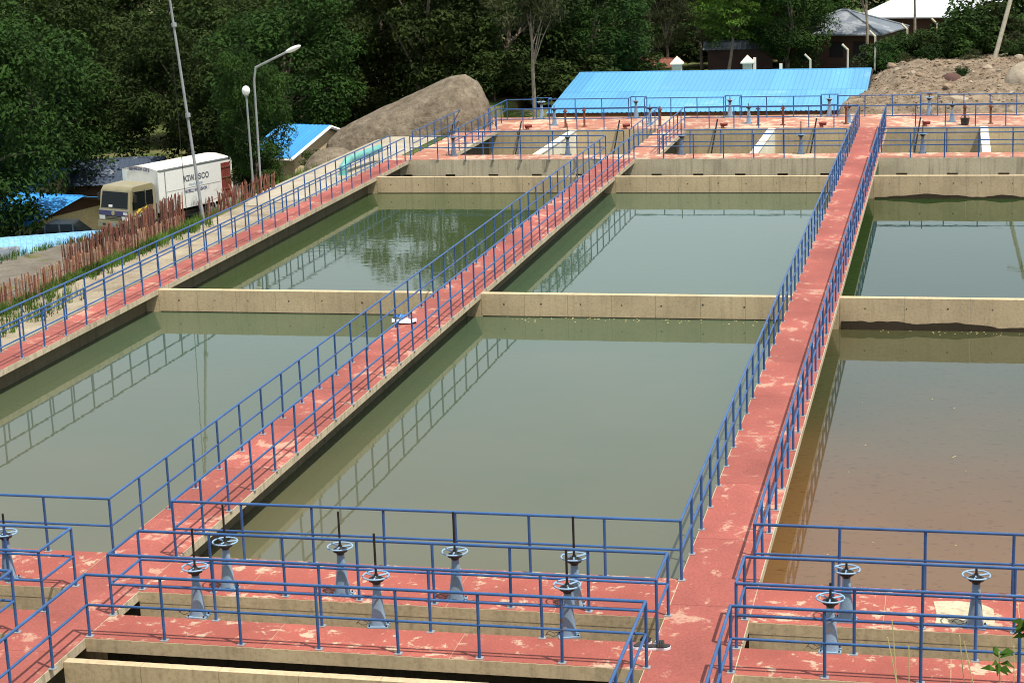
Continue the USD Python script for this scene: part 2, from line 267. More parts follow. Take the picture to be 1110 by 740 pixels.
# ------------------------------------------------------------ terrain
def bank_h(x, y):
    a = sstep(-5.2, -1.6, x + np.clip(y - 98, -4, 6) * .1)
    return a * (0.98 * sstep(91.5, 101.5, y) + .12 * np.clip((x + 3) / 6, 0, 1.2) - .5 * sstep(103, 116, y))
def terr(x, y):
    d = AL - x
    dq = d - np.clip((82 - y) * .3, 0, 6) * sstep(11.8, 16, d)
    zl = np.interp(dq, [0, 2.5, 3.3, 10.8, 11.8, 16.0, 18.0, 60, 400], [-.15, -.17, -.35, -3.9, -4.2, -4.25, -7.0, -7.2, -9])
    far = sstep(90, 110, y) * sstep(3, 12, d)
    zl = zl * (1 - .12 * far)
    zr = np.where(y > 91.4, -.14 - 1.2 * sstep(91.5, 92.6, y) * sstep(100, 96, y) * sstep(-5.0, -6.0, x) - .7 * sstep(92, 104, y) * (1 - sstep(-6.5, -2, x)) + bank_h(x, y), -.14)
    z = np.where(d > 0, zl, zr)
    z = np.where((x > AL + .3) & (y < 91.4) & (y > 17.5), -4.2, z)                  # the tanks stand in their pit
    hill = np.interp(y, [-300, -10, 2, 18.5], [9.5, 9.2, 8.7, -.2])
    z = np.where(y <= 18.4, np.maximum(hill, np.where(d > 0, zl, -.2)), z)
    z = z + sstep(150, 420, y) * (10 + .02 * np.abs(x)) + .05 * sstep(3, 8, d) * np.sin(x * 1.7) * np.sin(y * 1.3)
    return z
xs = np.unique(np.r_[np.linspace(-1500, -120, 24), np.arange(-120, 42, 1.2), np.linspace(42, 1500, 24), [AL + .29, AL + .31, AL, AL - .01]])
ys = np.unique(np.r_[np.linspace(-1200, -20, 16), np.arange(-20, 165, 1.2), np.linspace(165, 1800, 30), [17.49, 17.51, 18.39, 18.41, 91.39, 91.41]])
tag(obj('ground', grid(xs, ys, terr), M['ground'], smooth=60), kind='structure')
# sand path beside the left walkway, gravel road, pale apron by the shed
def drape(name, poly, material, dz, step=.6):
    x0, y0, x1, y1 = poly.bounds
    gx, gy = np.arange(x0, x1 + step, step), np.arange(y0, y1 + step, step)
    v, f = grid(gx, gy, lambda X, Y: terr(X, Y) + dz)
    c = v[f].mean(1); keep = shapely.contains_xy(poly, c[:, 0], c[:, 1])
    f = f[keep]; u, inv = np.unique(f, return_inverse=True)
    return tag(obj(name, (v[u], inv.reshape(f.shape)), material, smooth=60), kind='structure')
rg = rngf(3)
ly = np.arange(18.6, 79.5, .8)
wob = np.convolve(rg.normal(0, .16, len(ly)), np.ones(4) / 4, 'same')
drape('sand_path', Polygon([(AL - .012, y) for y in ly] + [(-25.75 + w - .7 * sstep(46, 38, y), y) for y, w in zip(ly[::-1], wob[::-1])]), M['sand'], .012, .2)
ly = np.arange(20, 108, 1.0); wob = np.convolve(rg.normal(0, .4, len(ly)), np.ones(5) / 5, 'same')
drape('road', Polygon([(-35.6 + w + .0 * y, y) for y, w in zip(ly, wob)] + [(-39.0 - w * .4 - float(np.clip((82 - y) * .3, 0, 6)), y) for y, w in zip(ly[::-1], wob[::-1])]), M['road'], .02, .3)
drape('apron', Polygon([(-23.7, 68), (-25.3, 66), (-28.6, 76), (-30.0, 84), (-28, 90), (-23.9, 88)]).buffer(.4), M['apron'], .03, .25)

# ------------------------------------------------------------ tanks: walkways, walls, water
def painted(x0, x1, y0, y1, deck, t, along='x', L=3.05):
    n = max(1, int(round(((x1 - x0) if along == 'x' else (y1 - y0)) / L))); c = np.linspace(x0 if along == 'x' else y0, x1 if along == 'x' else y1, n + 1)
    for i in range(n):
        a, b = c[i] + (.004 if i else 0), c[i + 1] - (.004 if i < n - 1 else 0)
        q = (a, b, y0, y1) if along == 'x' else (x0, x1, a, b)
        obj('painted_panel', grid(np.linspace(q[0], q[1], 6), np.linspace(q[2], q[3], 6), lambda X, Y: 0 * X + .004), deck, t)
def walkway(x0, x1, y0, y1, wall, deck, label, th=.15, name='walkway', setin=.42):
    t = thing(name, kind='structure'); t.SetCustomDataByKey('label', label)
    obj('slab', box(x0, x1, y0, y1, -th, 0), M['concrete_edge'], t)
    painted(x0 + .012, x1 - .012, y0 + .002, y1 - .002, deck, t, 'y')
    if wall: obj('supporting_wall', box(x0 + setin, x1 - max(setin, .40), y0 + .01, y1 - .01, -4.1, -th - .001), M['concrete_brown'], t)
    return t
walkway(AL, AR, 18, Y_D0, True, M['red_deck_long'], 'narrow red walkway along the outer left side of the tanks', setin=.1)
walkway(BL, BR, 18, Y_D0, True, M['red_deck_long'], 'red walkway between the left and the middle tanks')
walkway(CL, CR, 18, Y_E0, True, M['red_deck_long'], 'straight red walkway between the middle and the right tanks')
for cname, x0, x1 in COLS:
    # near valve decks: S1 next to the tank on a solid wall, S2 a beam over the trough
    t = thing('valve_deck', kind='structure'); t.SetCustomDataByKey('label', f'red valve deck nearest the {cname} tank at the front')
    a, b = x0 + .002, x1 - .002
    obj('slab', box(a, b, Y_S1, Y_S1B, -.18, 0), M['concrete'], t)
    painted(a, b, Y_S1 + .01, Y_S1B - .01, M['red_deck'], t, L=1.9)
    obj('channel_wall', box(a, b, Y_S1 + .004, Y_S1 + .5, -3.5, -.181), M['concrete'], t)
    if cname == 'right':
        pp = [(-.14 + .03 * math.sin(k), 26.95 + k * .25) for k in range(5)] + [(.20, 28.02), (.55, 27.93), (.72, 27.75), (.74, 27.3), (.70, 26.93), (.3, 26.90)]
        pv = np.array([(x, y, .0085) for x, y in pp]); cc = np.array([[.3, 27.4, .0085]]); k_ = len(pp)
        obj('bare_patch', trimesh.Trimesh(np.vstack([pv, cc]), [[(i + 1) % k_, i, k_] for i in range(k_)], process=False), M['concrete_edge'], t)
    t = thing('valve_deck', kind='structure'); t.SetCustomDataByKey('label', f'narrow red deck between the two front channels of the {cname} tank')
    obj('slab', box(a, b, Y_S2, Y_S2B, -.21, 0), M['concrete'], t)
    painted(a, b, Y_S2 + .01, Y_S2B - .01, M['red_deck'], t, L=2.9)
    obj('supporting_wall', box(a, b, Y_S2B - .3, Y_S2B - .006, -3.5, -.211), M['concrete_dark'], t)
    obj('channel_floor', box(a, b, Y_S2B, Y_S1, -1.75, -1.6), M['concrete'], t)
    # weir walls and partition
    def low_wall(y, z, label, th=.17, ends=True, m='concrete'):
        t = thing('tank_wall', label, 'wall', group='low concrete walls across the tanks')
        n = 7; cuts = np.linspace(a + .001, b - .001, n + 1)
        for i in range(n):
            w_ = box(cuts[i] + .004, cuts[i + 1] - .004, y, y + th, -3.6, z - .001 * (i % 3)); obj('concrete_panel', w_, M[m], t)
        if ends:
            for e0, e1 in ((x0 - .42, x0 - .001), (x1 + .001, x1 + .42)):
                obj('wall_end', box(e0, e1, y + .004, y + th - .004, -3.6, -.155), M[m], t)
        return t
    low_wall(Y_S2 - .77, -.06, f'beige trough wall in front of the nearest {cname} valve deck', .16, False)
    pw = low_wall(Y_P, -.012, f'beige concrete partition wall halfway along the {cname} tanks', .24)
    fw = low_wall(Y_F, -.012, f'long beige weir wall at the far end of the {cname} tank', .22)
    wl = WL[cname]
    for y, pr in ((Y_P, pw), (Y_F, fw)):
        obj('waterline_stain', box(a + .03, b - .03, y - .004, y + .02, wl - .05, wl + .028), M['algae'], pr)
        rgh = rngf(int(y * 7 + abs(x0) * 3))
        for k in range(int((b - a) / 1.12)):
            hx, hz = a + .6 + 1.12 * k + rgh.normal(0, .04), -.29 + rgh.normal(0, .015)
            obj('tie_hole', cyl((hx, y - .004, hz), (hx, y + .02, hz), rgh.uniform(.016, .028), 8), M['concrete_dark'], pr)
    if cname == 'right':                 # the lower water leaves a dark tide of slime
        for y, pr in ((Y_P, pw), (Y_F, fw)):
            xs_ = np.linspace(a + .05, b, 120); nz = meshkit.fbm(np.c_[xs_ * 1.1, 0 * xs_ + y, 0 * xs_]); nz = (nz - nz.mean()) / max(nz.std(), 1e-6)
            top = wl + (.17 + .055 * np.clip(nz, -1.5, 1.8)) * (1 if y == Y_P else .7)
            pts = [(xx_, zz_) for xx_, zz_ in zip(xs_, top)] + [(b, wl - .3), (a + .05, wl - .3)]
            p = trimesh.creation.extrude_polygon(Polygon(pts), .03); p.apply_transform(np.array([[1, 0, 0, 0], [0, 0, -1, y - .003], [0, 1, 0, 0], [0, 0, 0, 1]]))
            obj('slime_band', p, M['algae'], pr)
    # water sheets
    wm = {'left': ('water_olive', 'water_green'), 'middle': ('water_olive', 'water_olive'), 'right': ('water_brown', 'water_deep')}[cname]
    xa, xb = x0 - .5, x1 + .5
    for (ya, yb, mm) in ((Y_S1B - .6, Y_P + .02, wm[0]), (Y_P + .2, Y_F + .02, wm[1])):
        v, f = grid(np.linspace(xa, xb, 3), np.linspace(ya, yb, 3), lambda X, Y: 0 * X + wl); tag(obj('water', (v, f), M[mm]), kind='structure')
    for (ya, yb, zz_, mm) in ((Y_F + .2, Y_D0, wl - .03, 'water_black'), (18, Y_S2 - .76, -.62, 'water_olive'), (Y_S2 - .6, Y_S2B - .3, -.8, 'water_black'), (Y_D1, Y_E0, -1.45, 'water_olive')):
        v, f = grid(np.linspace(xa, xb, 3), np.linspace(ya, yb, 3), lambda X, Y: 0 * X + zz_); tag(obj('water', (v, f), M[mm]), kind='structure')
    tag(obj('tank_floor', box(x0 + .0, x1 - .0, 18, Y_E0, -4.15, -3.7), M['concrete']), kind='structure')

rg = rngf(55); dm = []
for k in range(95):
    if k < 70: x, y, z = rg.uniform(-2.2, XR - 1), Y_P - .02 - abs(rg.normal(0, .25)), -.87
    else: x, y, z = rg.uniform(-2.2, XR - 1), rg.uniform(30, 48), -.87
    q = trimesh.creation.cylinder(rg.uniform(.010, .022), .006, sections=5); q.apply_translation((x, y, z + .003)); dm.append(q)
for k in range(60):
    x, y = rg.uniform(BR + .6, CL - .6), Y_P - .03 - abs(rg.normal(0, .3)); q = trimesh.creation.cylinder(rg.uniform(.01, .03), .006, sections=5); q.apply_translation((x, y, -.657)); dm.append(q)
tag(obj('floating_debris', cat(dm), M['straw']), 'tiny floating flecks of scum near the partition walls', 'scum', kind='stuff')

# far filter block
XA2, XB2 = (-22.7, -20.83), (-13.25, -11.93)
t = thing('far_deck', kind='structure'); t.SetCustomDataByKey('label', 'red deck strip in front of the far filter channels')
man = lambda m: m3.Manifold(m3.Mesh(np.asarray(m.vertices, np.float32), np.asarray(m.faces, np.uint32)))
for a, b in ((AL, CL - .003), (CR + .003, XR)):
    if a == AL: pieces = [(AL, BL - .0), (BL, BR), (BR, CL - .003)]
    else: pieces = [(a, b)]
    for (pa, pb) in pieces:
        n = max(1, int(round((pb - pa) / 1.9))); cuts = np.linspace(pa, pb, n + 1)
        for i in range(n):
            w_ = man(box(cuts[i] + .003, cuts[i + 1] - .003, Y_D0, Y_D1, -3.5, 0))
            mid = cuts[i] + .9 if n > 1 else (pa + pb) / 2
            if n > 1: w_ = w_ - man(box(mid - .21, mid + .21, Y_D0 - .1, Y_D0 + .3, -.74, -.60))
            obj('wall_panel', w_, M['concrete_grey'], t)
    painted(a, b, Y_D0 + .01, Y_D1 - .01, M['red_deck_far'], t)
t = thing('far_deck', kind='structure'); t.SetCustomDataByKey('label', 'broad worn red deck behind the far filter channels')
for i, (a, b) in enumerate(((AL, -12.6), (-12.6, -3.5), (-3.5, XR))):
    obj('slab', box(a + .003, b - .003, Y_E0, Y_E1, -4, 0), M['concrete'], t)
    painted(a + .005, b - .005, Y_E0 + .01, Y_E1 - .01, M['red_deck_far'], t)
for (a, b), lb in ((XA2, 'left red footbridge over the far filter channels'), (XB2, 'middle red footbridge over the far filter channels')):
    t = walkway(a, b, Y_D1 + .002, Y_E0 - .002, False, M['red_deck_far'], lb, name='footbridge')
    obj('pier_wall', box(a + .12, b - .45, Y_D1 + .01, Y_E0 - .01, -3.6, -.151), M['concrete_dark'], t)
for xw, lb in ((-17.2, 'cream dividing wall in the far left filter channel'), (-8.0, 'cream dividing wall in the far middle filter channel'), (1.35, 'cream dividing wall in the far right filter channel')):
    obj_ = thing('dividing_wall', lb, 'wall', (xw, 0, 0))
    obj('wall_body', box(-.14, .14, Y_D1 + .003, Y_E0 - .003, -3.6, -.035), M['cream'], obj_)
    obj('coping', box(-.17, .17, Y_D1 + .003, Y_E0 - .003, -.034, .008), M['cream'], obj_)

# ------------------------------------------------------------ railings
def railing(path, label, nseg=None, spacing=1.235, group=None, closed=False, H=1.0, r=.024):
    t = thing('railing', label, 'railing', group=group)
    P = [np.array([p[0], p[1], p[2] if len(p) > 2 else 0.0]) for p in path]
    posts = []
    for i in range(len(P) - 1):
        L = np.linalg.norm(P[i + 1] - P[i]); n = (nseg[i] if nseg else max(1, int(round(L / spacing))))
        for k in range(n): posts.append(P[i] + (P[i + 1] - P[i]) * k / n)
    if not closed: posts.append(P[-1])
    rg = rngf(int(abs(P[0][0] * 131 + P[0][1] * 17)) + len(posts))
    for q in posts:
        tilt = rg.normal(0, .006, 2)
        body = cyl(q + [0, 0, .006], q + [tilt[0], tilt[1], H - .01], r, 8)
        fl = box(-.055, .055, -.055, .055, .004, .016); fl.apply_translation(q)
        pp = obj('post', body, M['blue'], t, smooth=50); obj('base_plate', fl, M['galv'], pp)
    sag = lambda z: [p + [0, 0, z] for p in P]
    obj('top_rail', tube(sag(H), r, 10), M['blue'], t, smooth=50)
    obj('mid_rail', tube(sag(H * .515), r * .9, 8), M['blue'], t, smooth=50)
    return t
railing([(-22.42, 18.3), (-22.42, 76.15)], 'long blue railing on the tank side of the outer left walkway')
railing([(-23.27, 18.7), (-23.27, 76.9)], 'long blue railing on the path side of the outer left walkway', group=None)
railing([(-22.42, 28.37), (-13.90, 28.37), (-13.90, 76.4), (-22.3, 76.55)], 'blue railing round the left tank, along the left edge of the middle walkway', nseg=[7, 39, 7])
railing([(-4.10, 78.0), (-4.10, 28.37), (-12.75, 28.37), (-12.75, 76.55), (-4.16, 76.58)], 'blue railing round the middle tank, between the two long walkways', nseg=[40, 7, 39, 7])
railing([(XR - .1, 28.34), (-2.93, 28.34), (-2.93, 76.55), (XR - .1, 76.6)], 'blue railing round the right tank, along the right edge of the right walkway', nseg=[9, 39, 9])
gx = [('left', -22.2, -13.87), ('middle', -12.70, -4.09), ('right', -2.93, XR - .15)]
for cname, a, b in gx:
    railing([(a, 25.71), (a, 26.84), (b, 26.84), (b, 25.71), (a, 25.71)], f'blue guard rail around the channel between the front {cname} valve decks', nseg=[1, 7, 1, 5] if cname != 'right' else [1, 9, 1, 7], closed=True)
    railing([(a + .02, 18.6), (a + .02, 24.83), (b - .02, 24.83), (b - .02, 18.6)], f'nearest blue guard rail, in front of the {cname} valve decks', nseg=[5, 7, 5] if cname != 'right' else [5, 9, 5])
# far block
railing([(-21.0, 77.95), (-13.4, 77.95)], 'blue railing behind the front far deck, left filter channel', spacing=1.5)
railing([(-11.9, 77.95), (-4.2, 77.95)], 'blue railing behind the front far deck, middle filter channel', spacing=1.4)
railing([(-2.8, 77.95), (XR - .2, 77.95)], 'blue railing behind the front far deck, right filter channel', spacing=1.3)
railing([(-22.6, 78.05), (-22.6, 86.3)], 'blue railing on the outer side of the left far footbridge')
railing([(-20.9, 78.2), (-20.9, 86.42), (-13.2, 86.42), (-13.2, 78.2)], 'blue railing round the far left filter channel', spacing=1.2)
railing([(-12.0, 78.2), (-12.0, 86.42), (-4.10, 86.42), (-4.10, 78.4)], 'blue railing round the far middle filter channel', spacing=1.2)
railing([(-2.93, 78.2), (-2.93, 86.42), (XR - .2, 86.42)], 'blue railing round the far right filter channel', spacing=1.35)
pts = [(-21.3, 86.6), (-21.3, 90.4)]
for gxv in (-19.63, -14.91, -10.31, -5.73, -1.12):
    pts += [(gxv - .36, 90.4), (gxv - .36, 91.1), (gxv + .42, 91.1), (gxv + .42, 90.4)]
pts += [(XR - .2, 90.4)]
railing(pts, 'furthest blue railing, stepping back around valves before the big blue roof', spacing=1.25)

# ------------------------------------------------------------ gate valves
def valve(x, y, label, stem=.62, group=None, rz=0., h=.78, big=1.0, cat_='valve', pedmat='paleblue', wheelmat='wheelblue'):
    t = thing('gate_valve', label, cat_, (x, y, .004), rz, (big, big, big), group)
    obj('base_plate', box(-.16, .16, -.12, .12, 0, .022), M[pedmat], t)
    for sx in (-1, 1):
        for s2 in (-1, 1): obj('bolt', cyl((sx * .13, s2 * .09, .022), (sx * .13, s2 * .09, .045), .014, 6), M['black'], t)
    sect = [(0.022, .125, .085), (.10, .118, .078), (.30, .092, .062), (.55, .066, .052), (h - .1, .058, .05)]
    th = np.arange(16) / 16 * 2 * np.pi; v = []; sup = lambda c: np.sign(c) * np.abs(c) ** .75
    for z, rx, ry in sect: v += [(rx * sup(np.cos(a)), ry * sup(np.sin(a)), z) for a in th]
    i = np.arange(16); j = (i + 1) % 16
    f = np.vstack([np.c_[k * 16 + i, k * 16 + j, (k + 1) * 16 + j, (k + 1) * 16 + i] for k in range(len(sect) - 1)])
    obj('pedestal', (np.array(v), f), M[pedmat], t, smooth=50)
    obj('gearbox', lathe([(0, h - .1), (.06, h - .1), (.075, h - .06), (.115, h - .05), (.115, h - .015), (.07, h - .005), (.05, h + .03), (0, h + .035)], 14), M['black'], t, smooth=40)
    rim = torus(.20, .0135); rim.apply_translation((0, 0, h + .03)); wh = obj('handwheel', rim, M[wheelmat], t, smooth=True)
    for k in range(3):
        a = 2 * math.pi * k / 3 + .5
        obj('spoke', cyl((.03 * math.cos(a), .03 * math.sin(a), h + .02), (.195 * math.cos(a), .195 * math.sin(a), h + .03), .014, 6), M[wheelmat], wh)
    obj('hub', cyl((0, 0, h + .0), (0, 0, h + .06), .038, 10, .028), M['black'], t)
    obj('spindle', cyl((0, 0, h), (0, 0, h + .06 + stem), .019, 8), M['black'], t, smooth=50)
    wr = []
    for k in range(14):
        a = k / 13 * 1.6 * math.pi + 1.2; wr.append((-.2 + .14 * math.cos(a), .02 + .07 * math.sin(a), .016 + .05 * abs(math.sin(a * 2.1))))
    obj('wire_loop', tube(wr, .005, 5), M['black'], t)
    return t
for i, x in enumerate((-11.29, -9.35, -7.47, -5.57)):
    valve(x, 27.04, f'{ORD[i]} pale blue handwheel valve from the left on the middle front deck', group='valves on the front middle deck', rz=5 * i - 6, stem=(.60, .55, .62, .62)[i])
for i, x in enumerate((-11.32, -8.39, -5.44)):
    valve(x, 25.84, ['leftmost pale blue valve on the narrow deck, thin tall black spindle', 'centre pale blue valve on the narrow deck in front', 'rightmost pale blue valve on the narrow deck, nearest the sandals'][i], stem=(.60, .64, .52)[i], rz=12 * i - 4)
for i, x in enumerate((-1.43, .45)):
    valve(x, 27.0, ['short stemmed valve on the right front deck, left one, just behind another valve', 'short stemmed valve on the right front deck beside a bare cream patch'][i], stem=.07, rz=-8 * i, group='valves on the front right deck')
valve(-1.59, 25.8, 'pale blue valve on the nearest right deck with a mid length spindle', stem=.2)
valve(-15.15, 27.0, 'valve cut by the left picture edge on the left front deck', stem=.3)
for i, x in enumerate((-20.74, -15.77, -10.96, -6.04, -1.17)):
    valve(x, 77.8, f'{ORD[i]} dark headed valve from the left on the front far deck', stem=.5, big=1.0, pedmat='galvdark', group='valves on the front far deck')
for i, x in enumerate((-18.46, -13.87, -9.24, -4.66, -.03)):
    valve(x, 88.1, f'{ORD[i]} pale blue valve from the left standing mid way on the back deck', stem=.1, big=1.0, group='valves in the middle of the back deck')
for i, x in enumerate((-19.63, -14.95, -10.4, -5.7, -1.09)):
    valve(x, 90.65, f'{ORD[i]} valve from the left at the rearmost railing step', stem=.12, big=1.05, group='valves at the rearmost railing')
def standpipe(x, y, label, pot=False):
    t = thing('rusty_standpipe', label, 'standpipe', (x, y, .004), sc=(.85, .85, .86))
    obj('pipe', cyl((0, 0, 0), (0, 0, .92), .06, 12), M['rust'], t, smooth=50)
    obj('flange', cyl((0, 0, .86), (0, 0, .93), .12, 14), M['rust'], t, smooth=40)
    obj('cap', cyl((0, 0, .93), (0, 0, 1.08), .06, 10, .03), M['rust'], t)
    obj('foot', cyl((0, 0, 0), (0, 0, .04), .15, 12), M['rust'], t)
    return t
for i, (x, y) in enumerate(((-17.75, 87.2), (-16.9, 87.5), (-13.3, 87.5), (-8.73, 87.4), (-7.61, 87.5), (-4.75, 87.6), (.53, 87.2), (1.65, 87.3))):
    standpipe(x, y, f'{ORD[i]} rusty red standpipe from the left on the worn back deck')
t = thing('bucket', 'dark bucket hanging at the foot of a rusty standpipe', 'bucket', (.53, 86.95, .004)); obj('body', lathe([(0, .0), (.16, .0), (.21, .3), (.19, .3), (.15, .03), (0, .03)], 16), M['black'], t, smooth=40); obj('handle', tube([(-.2, 0, .3), (-.12, 0, .42), (.12, 0, .42), (.2, 0, .3)], .01, 6), M['black'], t)
for i, x in enumerate((-19.45, -14.8, -10.27, -5.79, -1.2)):
    t = thing('scour_valve', f'{ORD[i]} small red valve from the left with a slanting rod, far channel edge', 'valve', (x, 86.55, .004))
    obj('body', lathe([(0, .0), (.10, .0), (.07, .05), (.05, .16), (0, .16)], 12), M['rust'], t)
    rim = torus(.16, .03, 16, 6); rim.apply_translation((.05, 0, .2)); obj('handwheel', rim, M['redpaint'], t, smooth=True)
    obj('cap', cyl((-.1, 0, .12), (.22, 0, .16), .06, 8), M['redpaint'], t)
    obj('rod', cyl((-.2, -.31, .45), (-.55, -.9, -1.7), .035, 8), M['black'], t)

# litter and sandals on the deck
def sandal(x, y, rz, label, tip=0.):
    t = thing('sandal', label, 'sandal', (x, y, .006), rz)
    s = LineString([(0, 0), (.08, .005), (.17, 0), (.22, .01)]).buffer(.042).union(Point(.2, .005).buffer(.05)).union(Point(0.01, 0).buffer(.043)).buffer(.01).buffer(-.01)
    a = trimesh.creation.extrude_polygon(s, .022); obj('sole', a, M['bag'], t)
    b = trimesh.creation.extrude_polygon(s.buffer(-.006), .012); b.apply_translation((0, 0, .0225)); obj('footbed', b, M['sandal'], t)
    arc = [(.13 , -.045 + .09 * k / 8, .03 + .045 * math.sin(math.pi * k / 8)) for k in range(9)]
    st = cat([tube([(p[0] + dx, p[1], p[2]) for p in arc], .014, 6) for dx in (0, .025, .05)]); obj('strap', st, M['sandal'], t)
    return t
sandal(-4.36, 25.50, 62, 'black rubber sandal with white sole beside the rail post, left one').GetAttribute('xformOp:scale').Set(Gf.Vec3f(1.35, 1.35, 1.6))
sandal(-4.22, 25.50, 8, 'black rubber sandal with white sole on the walkway, right one').GetAttribute('xformOp:scale').Set(Gf.Vec3f(1.35, 1.35, 1.6))
rg = rngf(8)
v, f = grid(np.linspace(-.32, .32, 14), np.linspace(-.2, .2, 10), lambda X, Y: .05 + .05 * np.sin(X * 9 + 1) * np.cos(Y * 11) + .03 * np.sin(X * 23) * np.sin(Y * 17))
t = thing('plastic_bag', 'crumpled white and blue plastic bag on the middle walkway edge', 'plastic bag', (-13.85, 46.2, .01), 15)
obj('white_sheet', (v, f), M['bag'], t, smooth=True)
v2 = v * [.5, .5, 1.0] + [-.12, .25, .08]; obj('blue_fold', (v2, f), M['bagblue'], t, smooth=True)

# ------------------------------------------------------------ corrugated roofs, buildings
def corr_sheet(w, L, pitch=.25, amp=.022):
    """a roofing sheet in its own plane: x across (w), y up the slope (L), ribs along y"""
    n = max(2, int(round(w / pitch))); prof = []
    for k in range(n):
        b = k * w / n; q = w / n; prof += [(b, 0), (b + q * .55, 0), (b + q * .68, amp), (b + q * .87, amp)]
    prof += [(w, 0)]; prof = np.array(prof); m = len(prof)
    top = np.vstack([np.c_[prof[:, 0], np.zeros(m), prof[:, 1] + .004], np.c_[prof[:, 0], np.full(m, L), prof[:, 1] + .004]])
    bot = top - [0, 0, .006]; i = np.arange(m - 1)
    f = np.vstack([np.c_[i, i + 1, i + 1 + m, i + m], np.c_[i + 2 * m, i + 3 * m, i + 1 + 3 * m, i + 1 + 2 * m], np.c_[i, i + 2 * m, i + 1 + 2 * m, i + 1], np.c_[i + m, i + 1 + m, i + 1 + 3 * m, i + 3 * m]])
    return np.vstack([top, bot]), f
def slope_sheets(parent, p0, ux, uy, width, length, material, nx, ny, name='roof_sheet', pitch=.25, lap=.06):
    """p0 eave corner, ux unit along the eave, uy unit up the slope"""
    p0, ux, uy = np.array(p0, float), np.array(ux, float), np.array(uy, float); uz = np.cross(ux, uy)
    for j in range(ny):
        for i in range(nx):
            w, L = width / nx, length / ny + (lap if j else 0)
            v, f = corr_sheet(w, L, pitch)
            o = p0 + ux * (i * w) + uy * (j * length / ny - (lap if j else 0)) + uz * (.008 * j + .0008 * (i % 2))
            v = o + v[:, :1] * ux + v[:, 1:2] * uy + v[:, 2:] * uz
            obj(name, (v, f), material, parent)
# long filter-gallery building behind the decks
t = thing('filter_building', 'long low building under a big bright blue corrugated roof', 'building')
e0, e1, ye, yr, ze, zr = -20.35, -4.30, 95.0, 104.2, -.22, .94
vy = np.array([0, yr - ye, zr - ze]); Lr = np.linalg.norm(vy); vy /= Lr
vyb = np.array([0, -(yr - ye), zr - ze]); vyb /= Lr
slope_sheets(t, (e0, ye, ze), (1, 0, 0), vy, e1 - e0, Lr, M['roofblue'], 16, 2)
slope_sheets(t, (e1, 2 * yr - ye, ze), (-1, 0, 0), vyb, e1 - e0, Lr, M['roofblue'], 4, 1, pitch=.5)
obj('ridge_cap', tube([(e0, yr, zr + .01), (e1, yr, zr + .01)], .05, 8), M['roofblue'], t)
obj('fascia', box(e0 + .05, e1 - .05, ye + .1, ye + .14, ze - .16, ze - .02), M['rust'], t)
obj('wall', box(e0 + .5, e1 - .5, ye + .75, 2 * yr - ye - .75, -2.5, -.45), M['creamwall'], t)
gm = trimesh.creation.extrude_polygon(Polygon([(ye + .8, -.45), (2 * yr - ye - .8, -.45), (yr, zr - .16)]), .1)
Tm = np.array([[0, 0, 1, 0], [1, 0, 0, 0], [0, 1, 0, 0], [0, 0, 0, 1.]])
for xg in (e0 + .55, e1 - .65):
    g2 = gm.copy(); g2.apply_transform(Tm); g2.apply_translation((xg, 0, 0)); obj('gable', g2, M['brown_wall'], t)
for i in range(7):
    xa = e0 + 1.2 + i * 2.15; wd = obj('window', box(xa, xa + 1.1, ye + .735, ye + .77, -1.3, -.55), M['white'], t); obj('pane', box(xa + .06, xa + 1.04, ye + .728, ye + .75, -1.24, -.6), M['glassdark'], wd)
for s in (0, 1):
    obj('barge_board', cyl((e1 + .03, ye if s == 0 else 2 * yr - ye, ze - .05), (e1 + .03, yr, zr - .05), .06, 6), M['dark'], t)

# small shed with a blue gable roof at the left
N, R_ = np.array([-30.55, 84.6, -1.02]), np.array([-29.65, 88.0, .12])
gd = (R_ - N)[:2]; gl = np.linalg.norm(gd); gd /= gl; rd = np.array([-gd[1], gd[0], 0])   # ridge runs to the left
gd3 = np.array([gd[0], gd[1], 0]); rise = R_[2] - N[2]; sl = math.hypot(gl, rise); LEN = 2.9
t = thing('shed', 'small cream shed with a bright blue gable roof beside the boulder', 'shed')
uy = (gd3 * gl + np.array([0, 0, rise])) / sl; uyb = (-gd3 * gl + np.array([0, 0, rise])) / sl
F_ = N + gd3 * 2 * gl
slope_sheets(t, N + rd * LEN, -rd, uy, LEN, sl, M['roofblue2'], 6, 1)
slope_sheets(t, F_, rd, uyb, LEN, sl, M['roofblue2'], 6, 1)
def bargeb(a, b, m='white'):
    d = (b - a) / np.linalg.norm(b - a); o = -rd * .03
    return cat([cyl(a + o - [0, 0, .07], b + o - [0, 0, .07], .085, 4)])
obj('barge_board', bargeb(N, R_), M['white'], t); obj('barge_board', bargeb(F_, R_), M['white'], t)
obj('fascia', cyl(N - [0, 0, .08], N + rd * LEN - [0, 0, .08], .06, 4), M['white'], t)
inn = .55
c0 = N + gd3 * inn + rd * .18; c1 = N + gd3 * (2 * gl - inn) + rd * .18; c2 = c1 + rd * (LEN - .5); c3 = c0 + rd * (LEN - .5)
wt = N[2] + .12
pl = trimesh.creation.extrude_polygon(Polygon([c0[:2], c1[:2], c2[:2], c3[:2]]), wt + 3.2); pl.apply_translation((0, 0, -3.2)); obj('wall', pl, M['creamwall'], t)
gv = np.array([[0, wt], [2 * gl - 2 * inn, wt], [gl - inn, R_[2] - .2]])
tri = trimesh.creation.extrude_polygon(Polygon(gv), .15); A = np.eye(4); A[:3, 0] = gd3; A[:3, 1] = (0, 0, 1); A[:3, 2] = rd; A[:3, 3] = (c0[0], c0[1], 0); A[:3,3] += rd * .001
tri.apply_transform(A); obj('gable', tri, M['creamwall'], t)
q = c0 + rd * 2.2 - gd3 * .02
